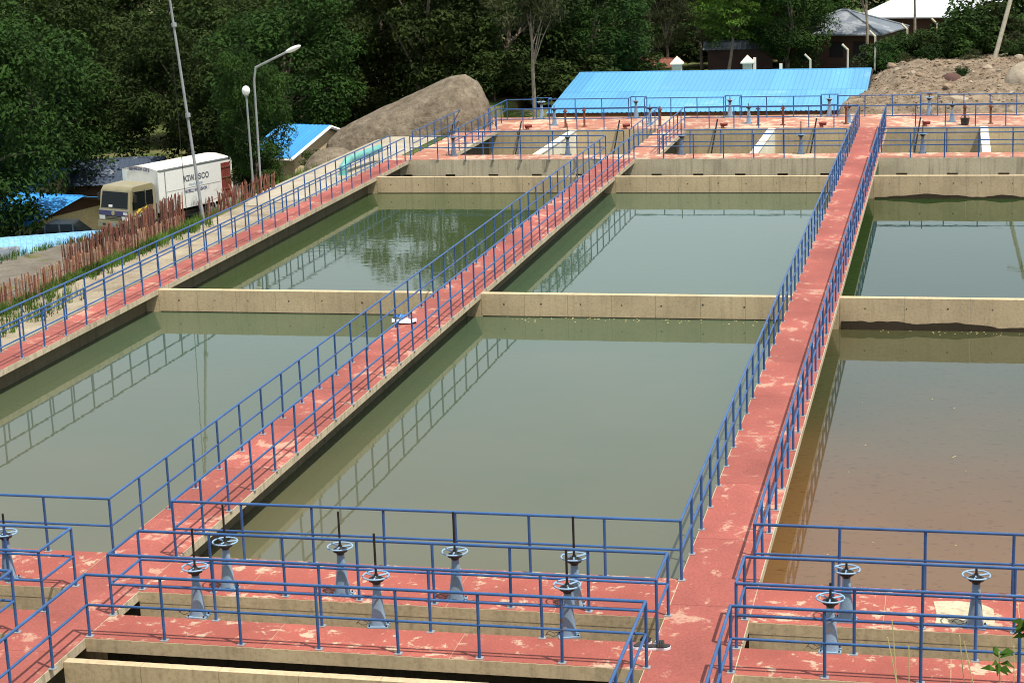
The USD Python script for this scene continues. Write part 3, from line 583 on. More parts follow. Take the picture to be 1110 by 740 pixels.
dm = trimesh.creation.box((1.7, .06, 2.0)); A = np.eye(4); A[:3, 0] = rd; A[:3, 1] = gd3; A[:3, 3] = (q[0], q[1], wt - 1.35); dm.apply_transform(A); obj('doorway', dm, M['dark'], t)

# buildings down the slope on the left
def gable_house(label, cx, cyy, rz, w, l, zbase, zeave, rise, wallm, roofm, name='house', over=.5, gablem=None, windows=0, cat_='building', nx=6, pitch=.3, ny=1):
    """ridge along local x; l is the ridge length, w the span"""
    t = thing(name, label, cat_, (cx, cyy, 0), rz)
    s_ = math.hypot(w / 2 + over, rise)
    for sg in (1, -1):
        uy = np.array([0, (w / 2 + over) / s_ * sg, rise / s_]); 
        slope_sheets(t, (-l / 2 * sg, -(w / 2 + over) * sg, zeave), (sg, 0, 0), uy, l, s_, roofm, nx, ny, pitch=pitch)
    obj('ridge_cap', tube([(-l / 2, 0, zeave + rise + .01), (l / 2, 0, zeave + rise + .01)], .06, 6), roofm, t)
    obj('wall', box(-l / 2 + over, l / 2 - over, -w / 2, w / 2, zbase, zeave), wallm, t)
    for k, xg in enumerate((-l / 2 + over, l / 2 - over - .12)):
        g_ = trimesh.creation.extrude_polygon(Polygon([(-w / 2, zeave), (w / 2, zeave), (0, zeave + rise * .86)]), .12); g_.apply_transform(Tm); g_.apply_translation((xg, 0, 0)); obj('gable', g_, gablem or wallm, t)
    for k in range(windows):
        xa = -l / 2 + over + (k + .6) * (l - 2 * over) / (windows + .2)
        fr = obj('window', box(xa - .5, xa + .5, -w / 2 - .03, -w / 2 + .05, zeave - 1.35, zeave - .35), M['dark'], t)
    return t
lb = gable_house('low building below the road with a pale blue roof and a grey patch', -45.8, 82.9, 27, 6.0, 11, -7.2, -5.5, .8, M['creamwall'], M['rooflight'], 'lower_building', nx=8)
gable_house('cream building under a blue roof, tree shade put into its colour, below the road', -51.6, 94.6, -14, 7.0, 12.5, -7.2, -5.1, .9, M['creamwall'], M['roofblue2'], 'lower_building', gablem=M['brown_wall'], over=.9, windows=4, nx=8)  # deep blue puts the tree shade into the roof colour
gable_house('sunlit pale blue roof furthest down the slope by the lawn', -55.6, 103.0, -14, 6.0, 10.5, -7.2, -4.9, .9, M['creamwall'], M['rooflight'], 'lower_building', nx=7)
gable_house('dark slate roofed outbuilding behind the truck', -48.6, 104.5, 14, 5.0, 5.6, -7.0, -4.9, 1.15, M['brown_wall'], M['roofslate'], 'outbuilding', nx=5)
v, f = grid(np.linspace(-.6, 1.5, 9), np.linspace(-2.7, -1.2, 7), lambda X, Y: -5.5 + .8 * (Y + 3.5) / 3.5 + .05 + 0 * X); obj('patch_sheet', (v, f), M['roofgrey'], lb)
# car parked between the lower buildings
t = thing('parked_car', 'dark car parked between the lower blue roofed buildings', 'car', (-44.6, 89.3, -6.45), 12)
body = trimesh.creation.extrude_polygon(Polygon([(-2.1, .25), (2.05, .25), (2.1, .62), (1.85, .82), (.95, .92), (-1.6, .98), (-2.1, .9)]).buffer(.06), 1.65); body.apply_transform(np.array([[1, 0, 0, 0], [0, 0, -1, .82], [0, 1, 0, 0], [0, 0, 0, 1.]])); obj('body', body, M['carpaint'], t, smooth=30)
cab_ = trimesh.creation.extrude_polygon(Polygon([(-1.55, .98), (1.0, .93), (.35, 1.46), (-1.0, 1.5)]).buffer(.04), 1.4); cab_.apply_transform(np.array([[1, 0, 0, 0], [0, 0, -1, .70], [0, 1, 0, 0], [0, 0, 0, 1.]])); obj('cabin', cab_, M['glassdark'], t, smooth=30)
obj('roof', box(-1.0, .36, -.70, .70, 1.5, 1.56), M['carpaint'], t)
for xa in (.35, -.35, -1.1): obj('pillar', box(xa - .04, xa + .04, -.745, .745, 1.0, 1.5), M['carpaint'], t)
for xa in (-1.3, 1.3):
    for ya in (-.78, .78): wq = obj('wheel', cyl((xa, ya - .09, .32), (xa, ya + .09, .32), .32, 16), M['tyre'], t, smooth=40); obj('rim', cyl((xa, ya - .1, .32), (xa, ya + .1, .32), .18, 12), M['galv'], wq)

# hillside houses at the right
def hip_house(label, cx, cyy, rz, w, l, zb, ze, rise, wallm, roofm, over=.6):
    t = thing('house', label, 'house', (cx, cyy, 0), rz)
    a, b = l / 2 + over, w / 2 + over; r = max(.05, l / 2 - w / 2)
    E = [np.array(p) for p in ((-a, -b, ze), (a, -b, ze), (a, b, ze), (-a, b, ze))]; R1, R2 = np.array((-r, 0, ze + rise)), np.array((r, 0, ze + rise))
    for nm, P in (('front', [E[0], E[1], R2, R1]), ('right', [E[1], E[2], R2]), ('back', [E[2], E[3], R1, R2]), ('left', [E[3], E[0], R1])):
        P = np.array(P); v = np.vstack([P, P - [0, 0, .08]]); n = len(P)
        f = ([[0, 1, 2], [0, 2, 3]] if n == 4 else [[0, 1, 2]]); f = f + [[x + n for x in q[::-1]] for q in f] + [q for i in range(n) for q in ([i, i + n, (i + 1) % n + n], [i, (i + 1) % n + n, (i + 1) % n])]
        obj('roof_slope', trimesh.Trimesh(v, np.array(f), process=False), roofm, t)
    for A_, B_ in ((E[0], R1), (E[1], R2), (E[2], R2), (E[3], R1), (R1, R2)):
        obj('ridge_cap', cyl(A_ + [0, 0, .03], B_ + [0, 0, .03], .07, 6), roofm, t)
    obj('wall', box(-l / 2, l / 2, -w / 2, w / 2, zb, ze - .02), wallm, t)
    for xa in (-l * .3, l * .05, l * .33):
        wn = obj('window', box(xa - .45, xa + .45, -w / 2 - .04, -w / 2 + .02, ze - 1.5, ze - .5), M['dark'], t)
    return t
hip_house('dark brown house with a grey hipped metal roof on the hillside', -7.0, 126.5, -14, 5.2, 5.6, -2.2, 1.35, 1.3, M['brown_wall'], M['roofgrey'])
hip_house('house behind with a wide white hipped roof', -.7, 136, -12, 7.5, 8.6, -2.0, 1.75, 2.2, M['brown_wall'], M['roofwhite'], .7)
gable_house('small dark shack with a pale tin roof edge behind the gate pillars', -13.2, 121, 5, 3.2, 4.6, -2.4, .85, .35, M['brown_wall'], M['roofgrey'], 'shack', over=.3, nx=3)
gable_house('low brown shack left of the gate pillars', -18.2, 117, -10, 3.0, 3.6, -2.6, .15, .4, M['creamwall'], M['rust'], 'shack', over=.3, nx=3)
gable_house('pale walled hut seen between the trees behind the blue roof', -22.0, 130, 8, 3.5, 5.0, -3.2, -.3, .6, M['cream'], M['roofwhite'], 'hut', over=.3, nx=3)

# gate pillars and fence posts
for i, (x, y) in enumerate(((-15.67, 110), (-11.59, 110))):
    t = thing('gate_pillar', ['left cream gate pillar with a pyramid cap behind the blue roof', 'right cream gate pillar with a pyramid cap behind the blue roof'][i], 'pillar', (x, y, -.95))
    obj('shaft', box(-.25, .25, -.25, .25, 0, 1.85), M['creamwall'], t)
    obj('cap', trimesh.Trimesh([(-.36, -.36, 1.85), (.36, -.36, 1.85), (.36, .36, 1.85), (-.36, .36, 1.85), (0, 0, 2.25), (-.36, -.36, 1.78), (.36, -.36, 1.78), (.36, .36, 1.78), (-.36, .36, 1.78)],
        [[0, 1, 4], [1, 2, 4], [2, 3, 4], [3, 0, 4], [0, 5, 6], [0, 6, 1], [1, 6, 7], [1, 7, 2], [2, 7, 8], [2, 8, 3], [3, 8, 5], [3, 5, 0], [5, 8, 7], [5, 7, 6]], process=False), M['cream'], t)
def fpost(x, y, z, h, bend, label):
    t = thing('fence_post', label, 'fence post', (x, y, z), group='concrete fence posts on the bank')
    if bend:
        obj('shaft', box(-.055, .055, -.055, .055, -.4, h), M['concrete_grey'], t)
        a = cyl((0, 0, h - .02), (-.32, 0, h + .30), .06, 4); obj('arm', a, M['concrete_grey'], t)
    else: obj('shaft', box(-.08, .08, -.08, .08, -.4, h), M['cream'], t)
for i, (x, y, z, h, b) in enumerate(((-11.22, 110.4, -.95, 2.05, 0), (-9.5, 108, -.8, 1.75, 0), (-7.85, 108, -.7, 1.85, 1), (-5.75, 107.6, .2, 1.5, 1), (-4.25, 107.2, .85, 1.6, 1), (-2.55, 108.5, 1.1, 1.6, 1), (-.95, 110, 1.2, 1.65, 1))):
    fpost(x, y, z, h, b, ['short pale post touching the right gate pillar', 'straight pale fence post right of the gate pillars', 'bent pale fence post left of the brown house', 'bent pale fence post before the brown house wall', 'bent pale fence post at the right corner of the brown house', 'bent pale fence post among the bushes right of the brown house', 'bent pale fence post before the white roofed house'][i])
t = thing('utility_pole', 'leaning pale wooden utility pole on the rubble bank', 'utility pole', (1.85, 103.6, .9)); obj('shaft', cyl((0, 0, -.5), (2.1, 1.0, 8.0), .125, 12, .09), M['woodpole'], t, smooth=50); obj('cross_arm', cyl((1.2, 1.3, 7.4), (2.8, .3, 7.5), .05, 6), M['woodpole'], t)
t = thing('utility_pole', 'thin upright pole among bushes right of the leaning pole', 'pole', (3.1, 112, .6)); obj('shaft', cyl((0, 0, -.5), (.05, 0, 6.5), .08, 10, .06), M['woodpole'], t, smooth=50); obj('strut', cyl((.05, 0, 3.1), (.55, 0, 2.5), .05, 6), M['woodpole'], t)

# lamps and mast at the left
def lamp(x, y, z, h, kind, label):
    t = thing('street_lamp', label, 'street lamp', (x, y, z))
    if kind == 'arm':
        obj('pole', tube([(0, 0, -.4), (.02, 0, h - .5), (.12, 0, h), (1.55, -.1, h + .62)], .045, 8), M['galv'], t, smooth=50)
        hd = trimesh.creation.icosphere(2, 1.0); hd.apply_scale((.36, .16, .10)); hd.apply_transform(trimesh.transformations.rotation_matrix(-.38, (0, 1, 0))); hd.apply_translation((1.8, -.12, h + .72)); obj('lamp_head', hd, M['lens'], t, smooth=True)
    else:
        obj('pole', cyl((0, 0, -.4), (-.05, 0, h), .05, 8, .04), M['galv'], t, smooth=50)
        hd = trimesh.creation.icosphere(2, .17); hd.apply_scale((1, 1, 1.15)); hd.apply_translation((-.05, 0, h + .17)); obj('globe', hd, M['lens'], t, smooth=True)
        obj('collar', cyl((-.05, 0, h - .06), (-.05, 0, h + .04), .09, 10), M['galv'], t)
lamp(-27.55, 72.5, -1.7, 6.05, 'arm', 'tall grey street lamp with a curved arm behind the fence')
lamp(-27.9, 72.6, -1.7, 4.95, 'globe', 'shorter lamp post with a white globe beside the tall lamp')
t = thing('mast', 'tall thin grey mast rising in front of the truck', 'mast', (-25.75, 62.0, -.4)); obj('tube', cyl((0, 0, -.3), (-.80, 0, 9.5), .06, 10, .035), M['galv'], t, smooth=50)
for k, zf in enumerate((.42, .75)): obj('joint', cyl((-.8 * zf * .98 - .0, 0, 9.5 * zf), (-.8 * zf * .99 - .01, 0, 9.5 * zf + .14), .09, 10), M['galv'], t)
obj('guy_wire', cyl((-.78, 0, 9.2), (-3.2, 6.0, -1.8), .012, 4), M['black'], t)

# ------------------------------------------------------------ stake fence
def stakes(path, n, h, label, seed, lean=.03, mats=(0, 1, 2), gap=0.0, base=None):
    t = thing('stake_fence', label, 'fence'); rg = rngf(seed); P = np.array(path, float); L = np.r_[0, np.cumsum(np.linalg.norm(np.diff(P, axis=0), axis=1))]
    for k in range(n):
        if rg.random() < gap: continue
        s = L[-1] * (k + rg.uniform(.2, .8)) / n; x, y = np.interp(s, L, P[:, 0]), np.interp(s, L, P[:, 1]); x += rg.normal(0, .03)
        z = float(terr(np.array(x), np.array(y))) - .08 if base is None else base + 0 * s; hh = (h if np.isscalar(h) else np.interp(s, [0, L[-1]], h)) * rg.uniform(.88, 1.10); r = rg.uniform(.018, .034); dx, dy = rg.normal(0, lean, 2)
        p0, p1 = np.array((x, y, z)), np.array((x + dx, y + dy, z + hh)); m_ = cyl(p0, p1, r, 6, r * .75)
        tip = cyl(p1, p1 + (p1 - p0) * .03 + rg.normal(0, .012, 3), r * .75, 6, r * .3); obj('stake', cat([m_, tip]), M['stake%d' % rg.choice(mats)], t)
    for zz_ in (.3, .72):
        pp = [(x, y, (float(terr(np.array(x), np.array(y))) if base is None else base) + (h if np.isscalar(h) else min(h)) * zz_) for x, y in P]; obj('cross_rail', tube(pp, .010, 5), M['stake3'], t)
    return t
stakes([(-25.8, 38), (-26.25, 46), (-26.2, 50), (-26.1, 56), (-26.3, 61.5)], 292, (1.02, .62), 'low fence of thin weathered stakes along the sandy path', 21, .022, (1, 2, 2, 0))
stakes([(-27.9, 55.3), (-27.3, 58.5), (-26.55, 62.0)], 150, 1.25, 'taller dark red stake fence in front of the truck', 22, .03, (0, 0, 3, 1))
stakes([(-26.4, 63.4), (-26.3, 66), (-26.0, 70)], 95, .80, 'ragged gappy stake fence right of the mast', 23, .09, (0, 1, 3), .25)

# ------------------------------------------------------------ truck
th = math.radians(68.6); TX, TY, TZ = -36.55, 82.7, -4.2
t = thing('box_truck', 'parked white box truck with a bronze cab, seen from its front corner', 'truck', (TX, TY, TZ), math.degrees(th))
BW, BL_, Z0, Z1 = 2.35, 5.05, .85, 2.87
obj('cargo_box', box(0, BL_, .0, BW, Z0, Z1), M['truckwhite'], t)
arc = [(BW * k / 12, Z1 + .002 + .17 * math.sin(math.pi * k / 12)) for k in range(13)]
rf = trimesh.creation.extrude_polygon(Polygon(arc), BL_); rf.apply_transform(Tm); obj('cargo_roof', rf, M['truckroof'], t, smooth=30)
obj('roof_trim', box(-.01, BL_ + .01, -.03, .02, Z1 - .035, Z1 + .025), M['galv'], t)
obj('corner_post', box(-.02, .06, -.02, .05, Z0, Z1 - .04), M['white'], t); obj('corner_post', box(BL_ - .06, BL_ + .03, -.035, .05, Z0 - .15, Z1 - .04), M['white'], t)
obj('side_rib', box(.42, .47, -.022, .01, Z0, Z1 - .04), M['galv'], t)
obj('panel_seam', box(.47, 4.25, -.006, .004, 1.78, 1.80), M['galv'], t)
pn = obj('side_door', box(4.32, 4.97, -.014, .02, Z0 + .08, Z1 - .2), M['maroon'], t)
for zf in (1.35, 1.92, 2.42): obj('batten', box(4.33, 4.96, -.04, -.012, zf, zf + .06), M['rust'], pn)
obj('batten', box(4.62, 4.66, -.035, -.012, Z0 + .1, Z1 - .22), M['rust'], pn)
def side_text(s, u, w, h, m, bold=False, wid=None):
    tm = meshkit.text_mesh(s, h, .006, bold=bold); b = tm.bounds; L = b[1, 0] - b[0, 0]
    v = np.array(tm.vertices); v[:, 0] -= b[0, 0]
    if wid: v[:, 0] *= wid / L; L = wid
    # reads from the truck's right side: local +u runs to the viewer's right
    tm.vertices = np.c_[u + v[:, 0], -.004 - v[:, 2], w + v[:, 1]]
    tm.faces = tm.faces
    return tm
obj('lettering', side_text('KIWASCO', 1.72, 2.12, .27, 'inkgrey', True, 1.72), M['inkgrey'], t)
obj('lettering', side_text('Kisumu Water', 2.05, 1.88, .13, 'inkcyan', False, .95), M['inkcyan'], t)
obj('lettering', side_text('MOBILE WORKSHOP', 1.75, 1.56, .15, 'inkblue', True, 1.5), M['inkblue'], t)
ft = meshkit.text_mesh('REFRESH LIFE', .15, .006, bold=True); v = np.array(ft.vertices); v[:, 0] -= v[:, 0].mean(); wdt = v[:, 0].max() - v[:, 0].min(); v[:, 0] *= 1.35 / wdt
ft.vertices = np.c_[-.004 - v[:, 2], BW / 2 + .1 - v[:, 0], Z1 - .12 + v[:, 1] + .10 * np.cos(v[:, 0] * 1.5)]; obj('lettering', ft, M['inkblue'], t)
obj('chassis', box(-1.5, BL_ - .1, .7, 1.65, .5, Z0 - .002), M['black'], t)
obj('side_guard', box(1.2, 3.2, .05, .1, .5, .72), M['black'], t)
obj('mud_strut', cyl((3.72, -.01, Z0), (3.9, .02, .3), .035, 6), M['white'], t)
for nm, u in (('rear', 3.55), ('front', -.9)):
    for vv in (.18, BW - .18):
        wq = obj('wheel', cyl((u, vv - .13, .42), (u, vv + .13, .42), .42, 20), M['tyre'], t, smooth=40)
        obj('rim', cyl((u, vv - .14, .42), (u, vv + .14, .42), .23, 14), M['galv'], wq); obj('hub', cyl((u, vv - .16, .42), (u, vv + .16, .42), .09, 10), M['galv'], wq)
C0, C1 = .2, BW - .2
prof = Polygon([(-1.85, .48), (-1.88, 1.12), (-1.78, 1.28), (-1.62, 2.08), (-1.45, 2.28), (-.25, 2.32), (-.12, 2.2), (-.12, .62), (-.42, .62), (-.5, .85), (-.7, .98), (-1.1, .98), (-1.3, .85), (-1.38, .48)]).buffer(.03).simplify(.006)
cb = trimesh.creation.extrude_polygon(prof, C1 - C0); cb.apply_transform(np.array([[1, 0, 0, 0], [0, 0, -1, C1], [0, 1, 0, 0], [0, 0, 0, 1.]])); cb_ = obj('cab', cb, M['gold'], t, smooth=35)
def quad_plate(P, m, name, parent, thick=.02):
    P = np.array(P, float); n = np.cross(P[1] - P[0], P[3] - P[0]); n /= np.linalg.norm(n); v = np.vstack([P, P + n * thick])
    f = [[0, 1, 2, 3], [7, 6, 5, 4], [0, 4, 5, 1], [1, 5, 6, 2], [2, 6, 7, 3], [3, 7, 4, 0]]
    mm = trimesh.Trimesh(v, np.array([[q[0], q[1], q[2]] for q in f] + [[q[0], q[2], q[3]] for q in f]), process=False); mm.fix_normals(); return obj(name, mm, m, parent)
# windscreen lies on the raked front between (u,w) (-1.78,1.28) and (-1.62,2.08)
def fr(s, w): 
    k = (w - 1.28) / .8; return -1.78 - .045 + .16 * k, s, w
ws = quad_plate([fr(C0 + .05, 1.27), fr(C1 - .05, 1.27), fr(C1 - .09, 2.12), fr(C0 + .09, 2.12)], M['gold'], 'windscreen_frame', t, .012)
ws = quad_plate([np.array(fr(C0 + .10, 1.32)) - [.012, 0, 0], np.array(fr(C1 - .10, 1.32)) - [.012, 0, 0], np.array(fr(C1 - .14, 2.07)) - [.012, 0, 0], np.array(fr(C0 + .14, 2.07)) - [.012, 0, 0]], M['glassdark'], 'windscreen', t, .012)
quad_plate([np.array(fr(1.30, 1.36)) - [.02, 0, 0], np.array(fr(1.54, 1.36)) - [.02, 0, 0], np.array(fr(1.54, 1.47)) - [.02, 0, 0], np.array(fr(1.30, 1.47)) - [.02, 0, 0]], M['white'], 'paper_notice', t, .006)
obj('front_stripe', box(-1.925, -1.86, C0 + .03, C1 - .03, .98, 1.20), M['violet'], t); obj('emblem', cyl((-1.94, BW / 2, 1.09), (-1.92, BW / 2, 1.09), .10, 14), M['brass'], t)
obj('grille', box(-1.93, -1.87, C0 + .45, C1 - .45, .80, .96), M['black'], t)
for k in range(2): obj('grille_bar', box(-1.945, -1.93, C0 + .46, C1 - .46, .84 + .06 * k, .855 + .06 * k), M['gold'], t)
for vv in (C0 + .06, C1 - .42): obj('headlight', box(-1.93, -1.87, vv, vv + .36, .78, .96), M['lens'], t)
obj('marker_lamp', box(-1.935, -1.88, C0 + .04, C0 + .3, 1.04, 1.16), M['lens'], t)
bp = obj('bumper', box(-1.98, -1.80, C0 - .04, C1 + .04, .42, .70), M['gold'], t); obj('number_plate', box(-1.99, -1.97, BW / 2 - .26, BW / 2 + .26, .5, .62), M['galv'], bp)
for vv in (C0 + .3, C1 - .5): obj('fog_lamp', box(-1.985, -1.97, vv, vv + .2, .5, .6), M['black'], bp)
quad_plate([(-1.62, C0 - .035, 1.22), (-.80, C0 - .035, 1.34), (-.80, C0 - .035, 2.05), (-1.48, C0 - .035, 2.08)], M['glassdark'], 'side_window', t, .01)
quad_plate([(-.70, C0 - .035, 1.36), (-.26, C0 - .035, 1.36), (-.26, C0 - .035, 2.05), (-.70, C0 - .035, 2.05)], M['glassdark'], 'side_window', t, .01)
obj('door_seam', box(-.765, -.75, C0 - .036, C0 - .02, .7, 2.1), M['black'], t)
quad_plate([(-1.55, C0 - .034, .98), (-1.35, C0 - .034, .98), (-1.0, C0 - .034, 1.26), (-1.22, C0 - .034, 1.26)], M['yellow'], 'yellow_decal', t, .004)
quad_plate([(-1.15, C0 - .034, 1.06), (-.98, C0 - .034, 1.06), (-.55, C0 - .034, 1.38), (-.80, C0 - .034, 1.30)], M['yellow'], 'yellow_decal', t, .004)
obj('door_handle', box(-1.0, -.84, C0 - .05, C0 - .03, 1.12, 1.15), M['black'], t)
for vv in (C0 - .22, C1 + .22):
    mr = obj('mirror', box(-1.62, -1.55, vv - .08, vv + .08, 1.62, 1.95), M['black'], t); obj('mirror_arm', cyl((-1.58, vv, 1.95), (-1.5, C0 if vv < 1 else C1, 2.1), .015, 6), M['black'], mr)
obj('wheel_arch', tube([(-.9 + .52 * math.cos(a), C0 - .03, .46 + .52 * math.sin(a)) for a in np.linspace(.25, 2.9, 12)], .035, 6), M['galv'], t)

# ------------------------------------------------------------ boulders, rubble, pipe
def rock(name, label, cat_, loc, size, rz, seed, sub=4, amp=.16, m='boulder', tiltv=(0, 0), group=None, freq=1.3, shape=None):
    s = trimesh.creation.icosphere(sub, 1.0); v = np.array(s.vertices)
    if shape is not None: v = shape(v)
    off = np.array([seed * 7.3, seed * 3.1, seed * 1.7])
    v = v * (1 + amp * (meshkit.fbm(v * freq + off)[:, None] - .0) + .3 * amp * (meshkit.fbm(v * freq * 4 + off)[:, None]))
    v = v * np.array(size); 
    a = math.radians(tiltv[0]); Rm = trimesh.transformations.rotation_matrix(a, (0, 1, 0))[:3, :3]; v = v @ Rm.T
    s.vertices = v
    p = obj(name, s, M[m], smooth=True, loc=loc); p_ = UsdGeom.Xformable(p); p_.AddRotateZOp().Set(float(rz))
    return tag(p, label, cat_, group)
def bigshape(v):
    x, y, z = v.T; q = np.hypot(y, z) + 1e-9; c, s_ = y / q, z / q
    top = np.interp(x, [-1, -.93, -.8, -.64, -.3, 0, .3, .52, .68, .82, .93, 1], [.0, .2, .33, .42, .60, .74, .88, .99, 1.0, .90, .66, .2])
    dep = np.interp(x, [-1, -.9, -.6, 0, .6, .9, 1], [.0, .4, .72, .95, 1.0, .75, .15])
    sq = np.sign(s_) * np.abs(s_) ** .82; cq = np.sign(c) * np.abs(c) ** .9
    return np.c_[x, dep * cq, top * sq]
rock('boulder', 'huge brown boulder rising behind the left end of the decks', 'boulder', (-25.75, 88.2, -1.25), (3.95, 2.9, 3.42), 10, 5, 6, .10, shape=bigshape, freq=2.2)
rock('boulder', 'smaller rounded brown rock at the foot of the huge boulder', 'boulder', (-27.75, 82.6, -1.5), (1.35, 1.1, 1.15), 20, 9, 4, .14)
rock('boulder', 'big tan boulder at the right edge of the rubble bank', 'boulder', (3.75, 96.8, .75), (1.25, 1.2, 1.1), 0, 12, 4, .14, m='stone1')
rock('boulder', 'round whitish boulder right of the leaning pole', 'boulder', (2.75, 105, 1.15), (.5, .45, .42), 0, 14, 3, .14, m='stone1')
rock('boulder', 'squat pale stone behind the right end of the back railing', 'boulder', (.15, 93.2, .02), (.85, .5, .55), 10, 15, 3, .2, m='stone1')
rock('boulder', 'dark stone beside the squat pale stone on the bank foot', 'boulder', (1.25, 93.4, .1), (.7, .5, .5), -10, 16, 3, .2, m='stone0')
rock('boulder', 'dark earth lump under the tuft on the rubble bank', 'boulder', (-.1, 97.6, .75), (.55, .45, .5), 0, 18, 3, .2, m='brown_wall')
# rubble bank: its own rough skin over the terrain
def bankz(X, Y):
    P = np.c_[X.ravel(), Y.ravel(), 0 * X.ravel()]
    n = meshkit.fbm(P * .55).reshape(X.shape) * .5 + meshkit.fbm(P * 2.2 + 9).reshape(X.shape) * .28
    edge = sstep(-7.5, -5.0, X) * sstep(91.6, 92.8, Y) * sstep(112, 105, Y)
    return terr(X, Y) - .10 + edge * (.24 + .95 * n)
tag(obj('rubble_bank', grid(np.arange(-7.6, 14, .11), np.arange(91.5, 112, .11), bankz), M['rubble'], smooth=60), kind='structure')
rg = rngf(31)
def chip(rg, n=14, sq=(1, 1, .75)):
    p = rg.normal(size=(n, 3)); p /= np.linalg.norm(p, axis=1)[:, None]; p *= rg.uniform(.7, 1.1, (n, 1)) * np.array(sq); return trimesh.Trimesh(p).convex_hull if False else trimesh.convex.convex_hull(p)
for i in range(46):
    x, y = rg.uniform(-4.0, 4.8), rg.uniform(92.6, 105); s_ = rg.uniform(.09, .26)
    z = float(bankz(np.array([[x]]), np.array([[y]]))[0, 0]); q = chip(rg, 22, (1.25, 1, .8)); q.apply_scale(s_)
    pr = obj('stone', q, M[['stone0', 'stone1', 'stone0'][i % 3]], loc=(x, y, z + s_ * .1)); tag(pr, 'loose angular stone lying on the rubble bank', 'stone', 'loose stones on the rubble bank')
sm = []
for i in range(2600):
    x, y = rg.uniform(-4.6, 9), rg.uniform(92.2, 106); s_ = rg.uniform(.03, .11); q = chip(rg, 8); q.apply_scale(s_)
    q.apply_translation((x, y, float(terr(np.array(x), np.array(y))) + .10)); sm.append(q)
for q in sm[::1]:
    c = q.centroid; q.apply_translation((0, 0, float(bankz(np.array([[c[0]]]), np.array([[c[1]]]))[0, 0]) - c[2] + .015))
tag(obj('gravel', cat(sm), M['stone0']), 'small loose rubble scattered over the bank', 'rubble', kind='stuff')
t = thing('pipe', 'teal green elbow pipe lying beside the left walkway', 'pipe'); obj('pipe_body', tube([(-24.25, 73.3, -.35), (-24.25, 73.35, .15), (-24.2, 73.9, .38), (-23.85, 77.2, .42)], .17, 14), M['teal'], t, smooth=50); obj('flange', cyl((-24.25, 73.3, -.2), (-24.25, 73.3, -.12), .25, 14), M['teal'], t)

# ------------------------------------------------------------ trees
def leaves(rg, C, Rr, per, leaf, aspect=.45, droop=.0, upb=.35):
    """leaf quads spread on the shells of clumps (centres C, radii Rr)"""
    k = np.repeat(np.arange(len(C)), per); n = len(k)
    d = rg.normal(size=(n, 3)); d[:, 2] += upb; d /= np.linalg.norm(d, axis=1)[:, None]
    p = C[k] + d * (Rr[k] * rg.uniform(.0, 1.0, n) ** .25 * 1.05)[:, None] * [1, 1, .62]
    nrm = d * .55 + [0, 0, .60] + rg.normal(0, .36, (n, 3)); nrm /= np.linalg.norm(nrm, axis=1)[:, None]
    tg = np.cross(nrm, rg.normal(size=(n, 3))); tg[:, 2] -= droop; tg /= np.linalg.norm(tg, axis=1)[:, None]; bt = np.cross(nrm, tg); bt /= np.linalg.norm(bt, axis=1)[:, None]
    L = leaf * rg.uniform(.6, 1.35, n)[:, None]; w = L * aspect
    v = np.stack([p - tg * L * .5, p + bt * w * .5 + nrm * L * .06, p + tg * L * .5 - [0, 0, 1] * L * .12, p - bt * w * .5 + nrm * L * .06], 1).reshape(-1, 3)
    b = np.arange(n) * 4; return v, np.c_[b, b + 1, b + 2, b + 3]
def make_tree(name, seed, mat_leaf, mat_bark, rad, zc, ncl, per, leaf, clr, aspect=.45, droop=0., trunk_r=.28, shell=.35, lobes=5):
    """a tree prototype with its base at z=0; rad = crown half-axes, zc = crown centre height"""
    rg = rngf(seed); rad = np.array(rad, float); t = thing(name)
    d = rg.normal(size=(ncl, 3)); d /= np.linalg.norm(d, axis=1)[:, None]
    ld = rg.normal(size=(lobes, 3)); ld /= np.linalg.norm(ld, axis=1)[:, None]
    bump = np.max(np.clip(d @ ld.T, 0, 1) ** 3, axis=1)
    r = rg.random(ncl) ** shell * (.72 + .36 * bump) 
    C = d * r[:, None] * rad + [0, 0, zc]; C[:, 2] = np.maximum(C[:, 2], .5)
    Rr = clr * rg.uniform(.6, 1.35, ncl)
    v, f = leaves(rg, C, Rr, per, leaf, aspect, droop)
    bends = [np.array((0, 0, -.4)), np.array((rg.normal(0, .15), rg.normal(0, .15), zc * .35)), np.array((rg.normal(0, .3), rg.normal(0, .3), zc * .75)), np.array((rg.normal(0, .3), rg.normal(0, .3), zc + rad[2] * .5))]
    ms = [cyl(bends[i], bends[i + 1], trunk_r * (1 - .27 * i), 10, trunk_r * (1 - .27 * (i + 1))) for i in range(3)]
    for k in range(min(8, ncl)):
        a = bends[1] + (bends[2] - bends[1]) * rg.random(); b = C[rg.integers(ncl)]; mid = (a + b) / 2 + [0, 0, .2]; ms += [cyl(a, mid, trunk_r * .3, 6, trunk_r * .18), cyl(mid, b, trunk_r * .18, 6, trunk_r * .06)]
    obj('trunk', cat(ms), mat_bark, t, smooth=50); obj('crown', (v, f), mat_leaf, t)
    return t
def place(t, first, label, x, y, sc, rz, cat_='tree', group=None, dz=0., sz=None):
    z = float(terr(np.array(float(x)), np.array(float(y)))) - .1 + dz; s3 = (sc, sc, sc if sz is None else sz)
    if first:
        t.GetAttribute('xformOp:translate').Set(Gf.Vec3d(x, y, z)); t.GetAttribute('xformOp:rotateZ').Set(float(rz)); t.GetAttribute('xformOp:scale').Set(Gf.Vec3f(*s3)); tag(t, label, cat_, group); return t
    return copy_of(t, label, cat_, (x, y, z), rz, s3, group)
mango = make_tree('mango_tree', 1, M['leaf_mango'], M['bark'], (4.6, 4.6, 5.2), 5.3, 72, 310, .27, 1.32, shell=.14, lobes=8)
